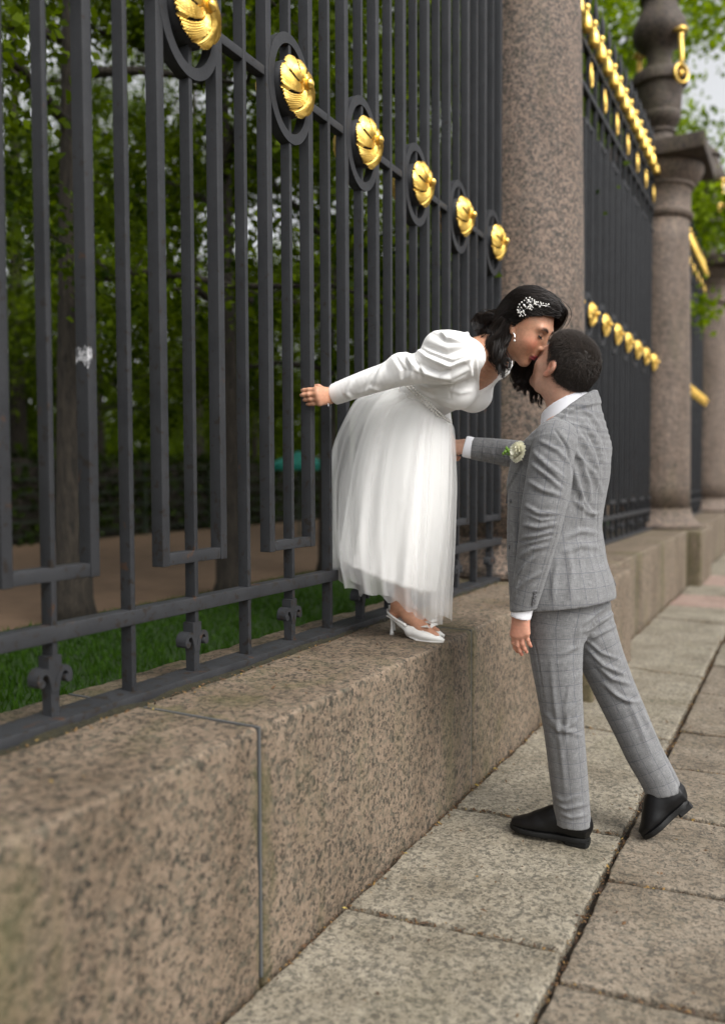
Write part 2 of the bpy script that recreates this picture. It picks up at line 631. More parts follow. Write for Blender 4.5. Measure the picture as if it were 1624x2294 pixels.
# ---- park side
pk = MB(); pk.add([(-200, -100, PARK_Z - 0.02), (WALL_BACK + 0.1, -100, PARK_Z - 0.02), (WALL_BACK + 0.1, 300, PARK_Z - 0.02), (-200, 300, PARK_Z - 0.02)], [(0, 1, 2, 3)])
tag(pk.build('park_ground', M['lawn']), kind='structure')
ph = MB(); ph.add([(-11.4, -40, PARK_Z), (-4.95, -40, PARK_Z), (-4.95, 120, PARK_Z), (-11.4, 120, PARK_Z)], [(0, 1, 2, 3)])
tag(ph.build('path', M['sand']), kind='structure')


def blades(n, x0, x1, y0, y1, z, h, seed, w=0.005):
    r = np.random.default_rng(seed)
    x = r.uniform(x0, x1, n); y = y0 + (y1 - y0) * r.random(n) ** 1.6
    a = r.uniform(0, 2 * np.pi, n); hh = h * r.uniform(0.5, 1.3, n)
    lean = r.normal(0, 0.35, (n, 2)) * hh[:, None]
    ww = w * r.uniform(0.7, 1.4, n)
    V = np.zeros((n, 3, 3))
    V[:, 0] = np.stack([x - np.cos(a) * ww, y - np.sin(a) * ww, np.full(n, z)], 1)
    V[:, 1] = np.stack([x + np.cos(a) * ww, y + np.sin(a) * ww, np.full(n, z)], 1)
    V[:, 2] = np.stack([x + lean[:, 0], y + lean[:, 1], z + hh], 1)
    F = np.arange(n * 3).reshape(n, 3)
    me = mesh_data('grass', V.reshape(-1, 3), F, M['grass'])
    at = me.attributes.new('tint', 'FLOAT', 'POINT')
    at.data.foreach_set('value', np.repeat(r.random(n), 3).astype(np.float32))
    return me


gr = obj('grass', blades(60000, -4.95, WALL_BACK, 0.8, 14, PARK_Z - 0.01, 0.055, 3))
tag(gr, 'short green lawn grass between the plinth and the sandy path', 'grass', kind='stuff')


# ================================================================ GRANITE PLINTH: blocks between column pedestals
def stone(lo, hi, r, div, seed, amp=1.0):
    V, F = rounded_box(lo, hi, r, div, 4)
    yy = V[:, 1]
    lo = np.array(lo); hi = np.array(hi)
    d = np.minimum(V - lo, hi - V)
    ds = np.sort(d, axis=1)
    edge = np.exp(-(ds[:, 1] / 0.035) ** 2)                    # near an arris
    C = (lo + hi) / 2
    n = V - np.clip(V, lo + r * 1.6, hi - r * 1.6)
    ln = np.linalg.norm(n, axis=1, keepdims=True); n = n / np.maximum(ln, 1e-9)
    k = vnoise(V, 4.0, seed) * 0.003 + vnoise(V, 18, seed + 1) * 0.0018 + vnoise(V, 55, seed + 5) * 0.0010
    chips = np.maximum(vnoise(V, 13, seed + 2) - 0.05, 0) * 0.022 + np.maximum(vnoise(V, 34, seed + 3) - 0.1, 0) * 0.011
    yface = (np.minimum(V[:, 1] - lo[1], hi[1] - V[:, 1]) < 0.03)
    V = V + n * (k * np.where(yface, 0.4, 1.0) - edge * chips * np.where(yface, 0.12, 1.0))[:, None] * amp
    return V, F


def plinth(ys, label, seed):
    root = empty('granite_plinth', ((WALL_X + WALL_BACK) / 2, ys[0], 0))
    tag(root, label, 'wall', 'granite plinths under the railing')
    for i in range(len(ys) - 1):
        a, b = ys[i] + 0.006, ys[i + 1] - 0.006
        near = a < 4.5
        dv = (14, 44, 24) if near else (5, 10, 6)
        V, F = stone((WALL_BACK, a, -0.05), (WALL_X + (0.002 * (i % 2)), b, WALL_H), 0.015, dv, seed + i * 11)
        V = V - np.array([(WALL_X + WALL_BACK) / 2, ys[0], 0])
        obj('granite_block', mesh_data('granite_block', V, np.array(F), M['wall'], True), root)
        if i > 0:
            m = MB()
            y = ys[i] - ys[0]
            hx = (WALL_X - WALL_BACK) / 2
            m.box((-hx + 0.01, y - 0.0032, 0.0), (hx - 0.004, y + 0.0050, WALL_H - 0.003))
            m.build('lead_joint', M['lead'], root)
    return root


P1, P2, P3, P0 = 4.60, 10.13, 15.75, -1.02           # near faces of the pedestals
PW = 1.20
plinth([P0 + PW, 1.64, 3.12, P1], 'pinkish granite plinth in front with the bride standing on it', 20)
plinth([P1 + PW, 6.88, 8.235, 9.2, P2], 'mossy granite plinth behind the groom between two pedestals', 60)
plinth([P2 + PW, 12.7, 14.2, P3], 'far granite plinth between the second and third column', 90)


# ================================================================ COLUMNS ON PEDESTALS
def smooth_lathe(prof, n=56):
    return MB().lathe(prof, n)


def shaft_prof():
    out = []
    for i in range(13):
        t = i / 12
        z = 0.90 + t * (4.44 - 0.90)
        r = 0.418 - 0.045 * t ** 1.7
        out.append((r, z))
    return out


base_prof = [(0.545, 0.655), (0.56, 0.67), (0.56, 0.695), (0.535, 0.715), (0.495, 0.745), (0.462, 0.785), (0.442, 0.83), (0.432, 0.875), (0.43, 0.899)]
cap_prof = [(0.373, 4.441), (0.40, 4.455), (0.418, 4.485), (0.418, 4.515), (0.395, 4.54), (0.385, 4.56), (0.388, 4.80), (0.40, 4.815), (0.425, 4.83), (0.425, 4.86), (0.44, 4.875), (0.50, 4.95), (0.53, 5.02), (0.53, 5.075)]
ped_me = mesh_data('pedestal', *(lambda v: (v[0], np.array(v[1])))(stone((-0.645, -0.6, -0.05), (0.62, 0.6, WALL_H), 0.02, (14, 14, 10), 7)), M['wall'], True)
shaft_me = smooth_lathe(shaft_prof()).data('shaft', M['column'], True)
cbase_me = smooth_angle(smooth_lathe(base_prof).data('column_base', M['column']), 40)
cap_me = smooth_angle(smooth_lathe(cap_prof).data('capital', M['column']), 40)
aV, aF = stone((-0.60, -0.60, 5.08), (0.60, 0.60, 5.27), 0.02, (8, 8, 2), 33)
aba_me = mesh_data('abacus', aV, np.array(aF), M['urn'], True)
# urn profile (z measured on the second column)
uz = lambda y: 7.24 - 0.00095 * y
urn_p = [(0.40, 5.272), (0.40, 5.33), (0.33, 5.36), (0.26, 5.42), (0.20, 5.46), (0.175, 5.50), (0.175, 5.525), (0.20, 5.54), (0.20, 5.565), (0.17, 5.585), (0.19, 5.61),
         (0.235, 5.66), (0.255, 5.70), (0.262, 5.735), (0.262, 5.76), (0.255, 5.775), (0.262, 5.80), (0.275, 6.00), (0.28, 6.10), (0.33, 6.12), (0.335, 6.14), (0.335, 6.235), (0.32, 6.26),
         (0.20, 6.30), (0.165, 6.34), (0.15, 6.42), (0.15, 6.50), (0.17, 6.56), (0.25, 6.62), (0.31, 6.70), (0.325, 6.78), (0.31, 6.86), (0.265, 6.96), (0.22, 7.06), (0.195, 7.14), (0.195, 7.16), (0.235, 7.18), (0.235, 7.21), (0.19, 7.25), (0.12, 7.34), (0.02, 7.40)]
urn_me = smooth_angle(smooth_lathe(urn_p, 48).data('urn_body', M['urn']), 38)


def handle_mesh():
    m = MB()
    n = 28
    ring = [(0.05, 0.105 * math.cos(2 * math.pi * i / n), 0.105 * math.sin(2 * math.pi * i / n)) for i in range(n + 1)]
    m.tube(ring, 0.017, 8, cap=False)
    m.tube([(0.0, 0, 0.07), (0.04, 0, 0.10), (0.055, 0, 0.2), (0.04, 0, 0.33), (0.03, 0, 0.45), (0.045, 0, 0.50)], [0.03, 0.036, 0.026, 0.03, 0.034, 0.03], 8)
    m.tube([(-0.02, -0.07, 0.52), (0.07, -0.02, 0.52), (0.07, 0.03, 0.52), (-0.02, 0.08, 0.52)], [0.02, 0.036, 0.036, 0.02], 8)
    m.lathe([(0.005, 0), (0.03, 0.01), (0.04, 0.03), (0.03, 0.06), (0.005, 0.07)], 10, (0.045, 0, -0.03))
    return m.data('handle', M['gold'], True)


hand_me = handle_mesh()


def column(yc, lab, ulab):
    root = empty('granite_column', (FX, yc, 0))
    tag(root, lab, 'column', 'granite columns of the railing')
    obj('pedestal', ped_me, root); obj('column_base', cbase_me, root); obj('shaft', shaft_me, root)
    cp = obj('capital', cap_me, root); obj('abacus', aba_me, cp)
    u = empty('stone_urn', (FX, yc, 0))
    tag(u, ulab, 'urn', 'stone urns on the columns')
    obj('urn_body', urn_me, u)
    for a in (-0.62, math.pi - 0.62):
        obj('handle', hand_me, u, loc=(0.30 * math.cos(a), 0.30 * math.sin(a), 6.14), rot=(0, 0, a))


column(P1 + PW / 2, 'thick pinkish granite column right behind the bride', 'stone urn on the column right behind the bride')
column(P2 + PW / 2 + 0.02, 'second granite column, beyond the groom, with its square capital in view', 'dark stone urn with a gilded ring handle against the trees')
column(P3 + PW / 2 + 0.02, 'farthest granite column at the right edge of the picture', 'distant ribbed stone urn at the right edge')
column(P0 + PW / 2, 'granite column nearest the camera, left of the picture', 'stone urn on the column left of the picture')

# ================================================================ IRON RAILING
MOD = 0.5385
ZR = 2.668                                # height of the rosettes


def dome_mesh():
    """gilded acanthus rosette: leaves curling round a knob; faces +x"""
    nT, nS, R, Hh = 252, 32, 0.106, 0.058
    V = []; keep = {}
    nl = 7
    for j in range(nS + 1):
        s = 0.10 + 0.90 * j / nS
        for i in range(nT):
            th = 2 * math.pi * i / nT
            ph = th + 1.15 * (s - 0.3) ** 1.2 if s > 0.3 else th
            q = (ph * nl / (2 * math.pi)) % 1.0
            t = 2 * q - 1
            lob = 1 - 0.09 * abs(t) ** 2.0 - 0.03 * (0.5 + 0.5 * math.cos(7 * math.pi * t)) * (s ** 3)
            r = R * s * (1 + (lob - 1) * s)
            h = Hh * math.sqrt(max(0.0, 1 - (s * 0.95) ** 2)) + 0.004
            h += 0.0045 * (1 - abs(t)) ** 0.6 * math.sin(math.pi * min(1, s * 1.02))
            h += 0.0042 * math.cos(9 * math.pi * t + 2.4 * s) * min(1, s * 1.6)
            h += 0.0030 * math.sin(4.0 * math.pi * s + 1.0) * (1 - abs(t)) * s
            h -= 0.012 * max(0, abs(t) - 0.84) / 0.16
            V.append((h, r * math.cos(th), r * math.sin(th)))
            keep[(j, i)] = not (abs(t) > 0.76 and 0.36 < s < 0.80 and q > 0.5)
    F = []
    for j in range(nS):
        for i in range(nT):
            i2 = (i + 1) % nT
            if keep[(j, i)]:
                F.append((j * nT + i, j * nT + i2, (j + 1) * nT + i2, (j + 1) * nT + i))
    m = MB(); m.add(V, F)
    # knob
    prof = [(0.020, 0.050), (0.022, 0.062), (0.016, 0.067), (0.018, 0.072), (0.018, 0.080), (0.014, 0.087), (0.008, 0.091), (0.001, 0.092)]
    k = MB().lathe(prof, 18)
    m.add([(v[2], v[0], v[1]) for v in k.V], k.F)
    return m.data('rosette', M['gold'], True)


rosette_me = dome_mesh()


def ring_mesh():
    n = 56
    V = []; F = []
    for i in range(n):
        a = 2 * math.pi * i / n
        c, s = math.cos(a), math.sin(a)
        for (ra, rb, x) in ((0.138, 0.191, 0.0195), (0.104, 0.155, 0.0195), (0.104, 0.155, -0.0195), (0.138, 0.191, -0.0195)):
            V.append((x, ra * c, rb * s))
    for i in range(n):
        j = (i + 1) % n
        for k in range(4):
            l = (k + 1) % 4
            F.append((i * 4 + k, j * 4 + k, j * 4 + l, i * 4 + l))
    return smooth_angle(mesh_data('ring', np.array(V), F, M['iron']), 40)


ring_me = ring_mesh()


def drum_mesh():
    prof = [(0.05, -0.046), (0.086, -0.043), (0.094, -0.034), (0.096, 0.0), (0.094, 0.032), (0.086, 0.040), (0.05, 0.044)]
    k = MB().lathe(prof, 36)
    m = MB(); m.add([(v[2], v[0], v[1]) for v in k.V], k.F)
    return smooth_angle(m.data('drum', M['iron']), 50)


drum_me = drum_mesh()


def bar_me(name, dx, dy, z0, z1):
    V, F = rounded_box((-dx / 2, -dy / 2, z0), (dx / 2, dy / 2, z1), 0.0025, (1, 1, 1), 2)
    return mesh_data(name, V, np.array(F), M['iron'], False)


def hbar_me(name, dx, dz, y0, y1):
    V, F = rounded_box((-dx / 2, y0, -dz / 2), (dx / 2, y1, dz / 2), 0.0025, (1, 1, 1), 2)
    return mesh_data(name, V, np.array(F), M['iron'], False)


STRIP = WALL_H + 0.028
uprt_me = bar_me('frame_bar', 0.044, 0.031, 1.016, 4.278)
mid_me = bar_me('bar', 0.040, 0.0165, 0.83, 5.20)
sng_me = bar_me('bar', 0.041, 0.0175, STRIP - 0.008, 5.20)
ub_me = hbar_me('frame_sill', 0.0405, 0.036, -0.118, 0.118)
link_me = hbar_me('link_bar', 0.036, 0.032, -0.1165, 0.1165)


def scroll_mesh():
    """foot of a frame bar: tapering stub with two curling leaves"""
    m = MB()
    V = []
    for (z, hy, hx) in ((STRIP - 0.006, 0.0115, 0.016), (0.745, 0.013, 0.017), (0.80, 0.020, 0.019), (0.832, 0.0195, 0.0195)):
        V += [(-hx, -hy, z), (hx, -hy, z), (hx, hy, z), (-hx, hy, z)]
    F = [(0, 3, 2, 1), (12, 13, 14, 15)]
    for r in range(3):
        for k in range(4):
            l = (k + 1) % 4
            F.append((r * 4 + k, r * 4 + l, r * 4 + 4 + l, r * 4 + 4 + k))
    m.add(V, F)
    for s in (-1, 1):
        ky = [0.004, 0.008, 0.012, 0.018, 0.027, 0.037, 0.044, 0.047, 0.046]
        kz = [0.742, 0.762, 0.778, 0.790, 0.797, 0.795, 0.788, 0.777, 0.770]
        q = np.linspace(0, 8, 17)
        cen = [(float(np.interp(v, range(9), ky)), float(np.interp(v, range(9), kz)), 0.0070) for v in q]
        Vv = []; Fv = []
        for i, (y, z, w) in enumerate(cen):
            p0 = cen[max(i - 1, 0)]; p1 = cen[min(i + 1, 16)]
            ty, tz = p1[0] - p0[0], p1[1] - p0[1]
            ll = math.hypot(ty, tz); ny, nz = -tz / ll, ty / ll
            hx = 0.0195
            for (o, x) in ((w, hx), (w, -hx), (-w, -hx), (-w, hx)):
                Vv.append((x, s * (y + ny * o), z + nz * o))
        for i in range(16):
            for k in range(4):
                l = (k + 1) % 4
                Fv.append((i * 4 + k, i * 4 + l, i * 4 + 4 + l, i * 4 + 4 + k))
        Fv += [(0, 3, 2, 1), (64, 65, 66, 67)]
        m.add(Vv, Fv)
        k = MB().lathe([(0.010, -0.021), (0.011, -0.019), (0.011, 0.019), (0.010, 0.021)], 12)
        y, z, _ = cen[16]
        m.add([(v[2], s * (y - 0.004) + v[0], z - 0.002 + v[1]) for v in k.V], k.F)
    return smooth_angle(m.data('scroll_foot', M['iron']), 40)


scroll_me = scroll_mesh()


def tassel_mesh():
    m = MB()
    m.lathe([(0.006, -0.165), (0.044, -0.163), (0.050, -0.145), (0.047, -0.09), (0.036, -0.045), (0.017, -0.022), (0.013, -0.006), (0.029, 0.016), (0.031, 0.032), (0.020, 0.050), (0.004, 0.057)], 14)
    return m.data('gilded_tassel', M['gold'], True)


def openwork_mesh():
    m = MB()
    for s in (-1, 1):
        pts = [(0.0, s * 0.015, -0.11), (0.004, s * 0.035, -0.08), (0.006, s * 0.044, -0.02), (0.006, s * 0.032, 0.04), (0.004, s * 0.014, 0.08), (0, s * 0.008, 0.10)]
        m.tube(pts, [0.004, 0.006, 0.007, 0.006, 0.005, 0.003], 6)
    m.tube([(0.006, 0, -0.10), (0.010, 0, -0.03), (0.008, 0, 0.08)], [0.004, 0.009, 0.003], 8)
    return m.data('gilded_leaf', M['gold'], True)


tas_me, opw_me = tassel_mesh(), openwork_mesh()
tip_me = MB().lathe([(0.014, 5.20), (0.022, 5.23), (0.016, 5.25), (0.030, 5.30), (0.022, 5.36), (0.002, 5.46)], 10).data('spear_tip', M['iron'], True)


def panel(y_last, y0, y1, label, ymin=-9):
    """one field of the railing; y_last: height axis of its last rosette"""
    root = empty('iron_railing', (FX, y0, WALL_H))
    tag(root, label, 'railing', 'fields of the iron railing')
    Z = -WALL_H

    def add(name, me, y, z=0.0, x=0.0):
        return obj(name, me, root, loc=(x, y - y0, Z + z))
    L = y1 - y0
    for (nm, dx, dz, z) in (('base_strip', 0.105, 0.028, WALL_H + 0.016), ('bottom_rail', 0.050, 0.042, 0.888), ('top_rail', 0.050, 0.04, 4.51), ('top_rail', 0.050, 0.04, 4.86), ('coping_rail', 0.06, 0.05, 5.14)):
        obj(nm, hbar_me(nm, dx, dz, 0, L), root, loc=(0.008 if nm == 'base_strip' else 0.0, 0, Z + z))
    k = 0
    while True:
        yc = y_last - k * MOD
        if yc - 0.2 < y0: break
        for s in (-1, 1): add('frame_bar', uprt_me, yc + s * 0.134)
        add('bar', mid_me, yc)
        add('frame_sill', ub_me, yc, 1.036); add('frame_head', ub_me, yc, 4.258)
        add('scroll_foot', scroll_me, yc)
        add('ring', ring_me, yc, ZR, 0.0035)
        d = add('drum', drum_me, yc, ZR)
        r1 = obj('rosette', rosette_me, d, loc=(0.026, 0, 0), rot=(random.uniform(-0.3, 0.3), 0, 0))
        obj('rosette', rosette_me, d, loc=(-0.026, 0, 0), rot=(0, 0, math.pi))
        for yb in ((yc + MOD / 2, yc - MOD / 2) if k == 0 else (yc - MOD / 2,)):
            if y0 < yb < y1:
                add('bar', sng_me, yb)
                add('link_bar', link_me, yb, ZR)
                add('gilded_tassel', tas_me, yb, 5.06, 0.05)
                add('spear_tip', tip_me, yb)
        add('gilded_tassel', tas_me, yc, 5.06, 0.05)
        add('gilded_leaf', opw_me, yc, 4.68, 0.025)
        add('spear_tip', tip_me, yc)
        k += 1
    return root


random.seed(4)
cy1, cy2, cy3, cy0 = P1 + PW / 2, P2 + PW / 2 + 0.02, P3 + PW / 2 + 0.02, P0 + PW / 2
panel(4.62, cy0 + 0.40, cy1 - 0.40, 'dark iron railing with gilded rosettes that the bride holds on to')
panel(10.26, cy1 + 0.40, cy2 - 0.40, 'iron railing with gilded tassels on top, beyond the groom\'s head')
panel(15.88, cy2 + 0.40, cy3 - 0.40, 'far iron railing between the second and third columns')
# ================================================================ TREES, HEDGE, PARK
def leaf_cloud(C, n, size, seed, droop=0.4):
    """leaf-sized faces (n x 4 verts, folded diamond as two triangles pairs) around centres C"""
    r = np.random.default_rng(seed)
    idx = r.integers(0, len(C), n)
    c = C[idx, :3] + r.normal(0, 1, (n, 3)) * C[idx, 3:4] * np.array([1, 1, 0.75])
    d = r.normal(0, 1, (n, 3)); d[:, 2] -= droop; d /= np.linalg.norm(d, axis=1, keepdims=True)
    u = np.cross(d, r.normal(0, 1, (n, 3))); u /= np.linalg.norm(u, axis=1, keepdims=True)
    w = np.cross(d, u)
    s = size * r.uniform(0.6, 1.35, (n, 1))
    V = np.stack([c, c + d * s * 0.45 + u * s * 0.40 + w * s * 0.10, c + d * s, c + d * s * 0.45 - u * s * 0.40 + w * s * 0.10], 1).reshape(-1, 3)
    F = np.arange(n * 4).reshape(n, 4)
    tint = np.repeat(np.clip(r.normal(0.5, 0.28, n) + (C[idx, 4] if C.shape[1] > 4 else 0), 0, 1), 4)
    return V, F, tint


def leaf_mesh(name, V, F, tint, mat):
    me = mesh_data(name, V, F, mat)
    at = me.attributes.new('tint', 'FLOAT', 'POINT')
    at.data.foreach_set('value', tint.astype(np.float32))
    return me


def tree_proto(seed, height, clear, spread, rad, nleaf, leaf, nb=14, lean=(0, 0), lm='leaf'):
    """returns (trunk mesh, crown mesh) about the origin"""
    r = np.random.default_rng(seed)
    m = MB()
    top = height * 0.88
    tr = []
    for i in range(9):
        t = i / 8
        tr.append((lean[0] * t * t * height + 0.05 * math.sin(3 * t + seed), lean[1] * t * height + 0.05 * math.cos(2.3 * t + seed), t * top))
    rr = [rad * (1.45 if i == 0 else 1.0) * (1 - 0.80 * (i / 8)) for i in range(9)]
    tr.insert(1, (tr[0][0] * .9, tr[0][1], 0.18)); rr.insert(1, rad * 1.08)
    m.tube(tr, rr, 12)
    C = []
    for b in range(nb):
        z = clear + (top - clear) * (b + r.random()) / nb
        i = min(int(z / top * 8) + 1, 9)
        p0 = np.array(tr[i]); p0[2] = z
        a = b * 2.4 + r.uniform(-0.5, 0.5)
        ln = spread * (1 - 0.55 * (z - clear) / (top - clear)) * r.uniform(0.7, 1.15)
        rise = r.uniform(0.1, 0.7)
        pts = [p0]
        for k in range(1, 5):
            q = k / 4
            pts.append(p0 + np.array([math.cos(a) * ln * q, math.sin(a) * ln * q, rise * ln * q - 0.25 * ln * q * q]) + r.normal(0, 0.07, 3) * q)
        br = rad * 0.42 * (1 - 0.5 * z / height)
        m.tube(pts, [br, br * .75, br * .5, br * .32, br * .12], 6)
        for k in (2, 3, 4):
            for _ in range(3):
                off = r.normal(0, 0.42, 3)
                q = pts[k] + off * np.array([1, 1, .7])
                m.tube([pts[k], (pts[k] + q) / 2 + r.normal(0, .05, 3), q], [br * .22, br * .15, br * .06], 4, cap=False)
                C.append((*q, r.uniform(0.14, 0.36), r.uniform(-.28, .28)))
    C = np.array(C)
    V, F, t = leaf_cloud(C, nleaf, leaf, seed + 50)
    return m.data('trunk', M['bark'], True), leaf_mesh('crown', V, F, t, M[lm])


protos = [tree_proto(11, 9.5, 2.5, 2.6, 0.13, 26000, 0.066), tree_proto(23, 11.5, 2.2, 3.0, 0.16, 30000, 0.068), tree_proto(37, 8.0, 1.3, 2.4, 0.11, 26000, 0.066), tree_proto(41, 11.0, 2.4, 2.9, 0.15, 24000, 0.10, 16, (0, 0), 'leaf_fresh')]


def tree(kind, x, y, label, rz=0.0, s=1.0, group='park trees behind the railing', z=PARK_Z):
    t = empty('lime_tree', (x, y, z), rz)
    t.scale = (s, s, s)
    tag(t, label, 'tree', group)
    obj('trunk', protos[kind][0], t)
    obj('crown', protos[kind][1], t)
    return t


k_ = (CAM_H - PARK_Z) / 0.87
near = [(0, -3.85, 3.46, 'slender tree beside the lawn, leftmost trunk behind the railing', 0.4, 1.0),
        (1, -3.77, 4.81, 'dark tree trunk in the middle of the lawn edge behind the bars', 2.1, .80),
        (0, -3.80, 6.25, 'tree trunk just left of the bride\'s skirt behind the bars', 4.0, .9),
        (1, -3.85, 7.9, 'tree behind the railing hidden behind the bride\'s dress', 5.1, .9),
        (0, -3.8, 9.6, 'tree behind the railing beside the big column', 1.2, .9)]
for (kd, x, y, lab, rz, s) in near:
    tree(kd, x * k_, y * k_, lab, rz, s)
rt = random.Random(8)
far = [(-12.9, 3.2), (-12.8, 10.2), (-12.9, 17.6), (-13.5, 5.0), (-13.2, 8.6), (-13.6, 12.0), (-13.3, 15.8), (-14.0, 20.0), (-13.5, 25), (-19, 7.5), (-19.5, 12.5), (-19, 18), (-20, 24), (-26, 14), (-26, 22), (-25, 31), (-13, 31), (-18, 36)]  # first three trees added to darken the background foliage
for i, (x, y) in enumerate(far):
    tree([2, 1, 2, 0, 2][i % 5], x, y, 'leafy park tree beyond the hedge, one of a dense background row', rt.uniform(0, 6.28), rt.uniform(0.95, 1.25), 'trees beyond the hedge')
for i, (x, y, s, lab) in enumerate([(-3.5, 18.4, 1.15, 'tall leafy tree rising behind the second column and its urn'), (-4.6, 13.6, 1.15, 'light green tree above the gilded tassels behind the big column'),
                                   (-4.3, 27.0, 1.05, 'tree whose branches reach into the pale sky right of the urn'), (-3.6, 36.0, 1.05, 'distant tree low at the right edge of the picture'), (-6.5, 22.0, 1.3, 'tree filling the gap between the big column and the urn')]):
    tree(3, x, y, lab, 1.3 * i, s, 'trees behind the far columns')

# hedge behind the sandy path, with a dark trellis in front
hr = np.random.default_rng(77)
n = 26000
hx = -12.0 + hr.normal(0, 0.35, n); hy = hr.uniform(0, 40, n); hz = PARK_Z + hr.uniform(0.02, 1.7, n) * (1 - .15 * hr.random(n))
C = np.stack([hx, hy, hz, np.full(n, .05), np.zeros(n)], 1)
V, F, t = leaf_cloud(C, n, 0.14, 5)
hd = empty('hedge', (-12.0, 20, PARK_Z))
tag(hd, 'dark clipped hedge along the far side of the sandy path', 'hedge')
hm = leaf_mesh('foliage', V - np.array([-12.0, 20, PARK_Z]), F, t, M['leaf_dark'])
obj('foliage', hm, hd)
core = MB(); core.box((-0.25, -20, 0), (0.25, 20, 1.45)); core.build('branches', M['bark'], hd)
tr = empty('trellis_fence', (-11.5, 20, PARK_Z))
tag(tr, 'dark green trellis fence in front of the hedge', 'fence')
for i in range(6):
    m = MB(); m.box((-0.015, -20, 0.12 + i * .24), (0.015, 20, 0.15 + i * .24)); m.build('rail', M['dark_green'], tr)
pm = MB().box((-0.03, -0.03, 0), (0.03, 0.03, 1.45)).data('post', M['dark_green'])
for i in range(21):
    obj('post', pm, tr, loc=(0.02, -20 + 2 * i, 0))

# far mass of the wood
n = 30000
ang = hr.uniform(0.05, 1.45, n); rad_ = hr.uniform(42, 60, n)
C = np.stack([-np.sin(ang) * rad_, np.cos(ang) * rad_, PARK_Z + hr.uniform(0, 8.5, n) * hr.uniform(.5, 1, n), np.full(n, .3), hr.uniform(-.3, .3, n)], 1)
V, F, t = leaf_cloud(C, n, 0.55, 9)
tag(obj('far_wood', leaf_mesh('far_wood', V, F, t, M['leaf'])), 'far green wood closing the park', 'wood', kind='stuff')

# teal parasol over a small cart, far away on the path
_q = at_y(670, 1062, 13.0)
um = empty('parasol', (_q[0], 13.0, PARK_Z))
tag(um, 'small teal parasol far away on the sandy path', 'parasol')
m = MB()
nn = 8
Vv = [(0, 0, 1.62)] + [(0.62 * math.cos(2 * math.pi * i / nn), 0.62 * math.sin(2 * math.pi * i / nn), 1.36) for i in range(nn)] + [(0.62 * math.cos(2 * math.pi * i / nn), 0.62 * math.sin(2 * math.pi * i / nn), 1.26) for i in range(nn)]
Ff = [(0, 1 + i, 1 + (i + 1) % nn) for i in range(nn)] + [(1 + i, 1 + nn + i, 1 + nn + (i + 1) % nn, 1 + (i + 1) % nn) for i in range(nn)]
m.add(Vv, Ff); m.build('canopy', M['teal'], um)
MB().tube([(0, 0, 0), (0, 0, 1.62)], 0.02, 8).build('pole', M['dark_green'], um)
# ================================================================ SOFT FORMS: signed-distance sculpting
def vec(*a):
    return np.array(a, float)


def unit(v):
    v = np.asarray(v, float)
    return v / np.linalg.norm(v)


def pix(V):
    """photograph pixel of places V (n,3) - used to measure cloth folds"""
    d = np.asarray(V) - CAMP
    z = d @ FWD
    return np.stack([d @ RGT / z * FPX + CX, -(d @ UPV) / z * FPX + CY], 1)


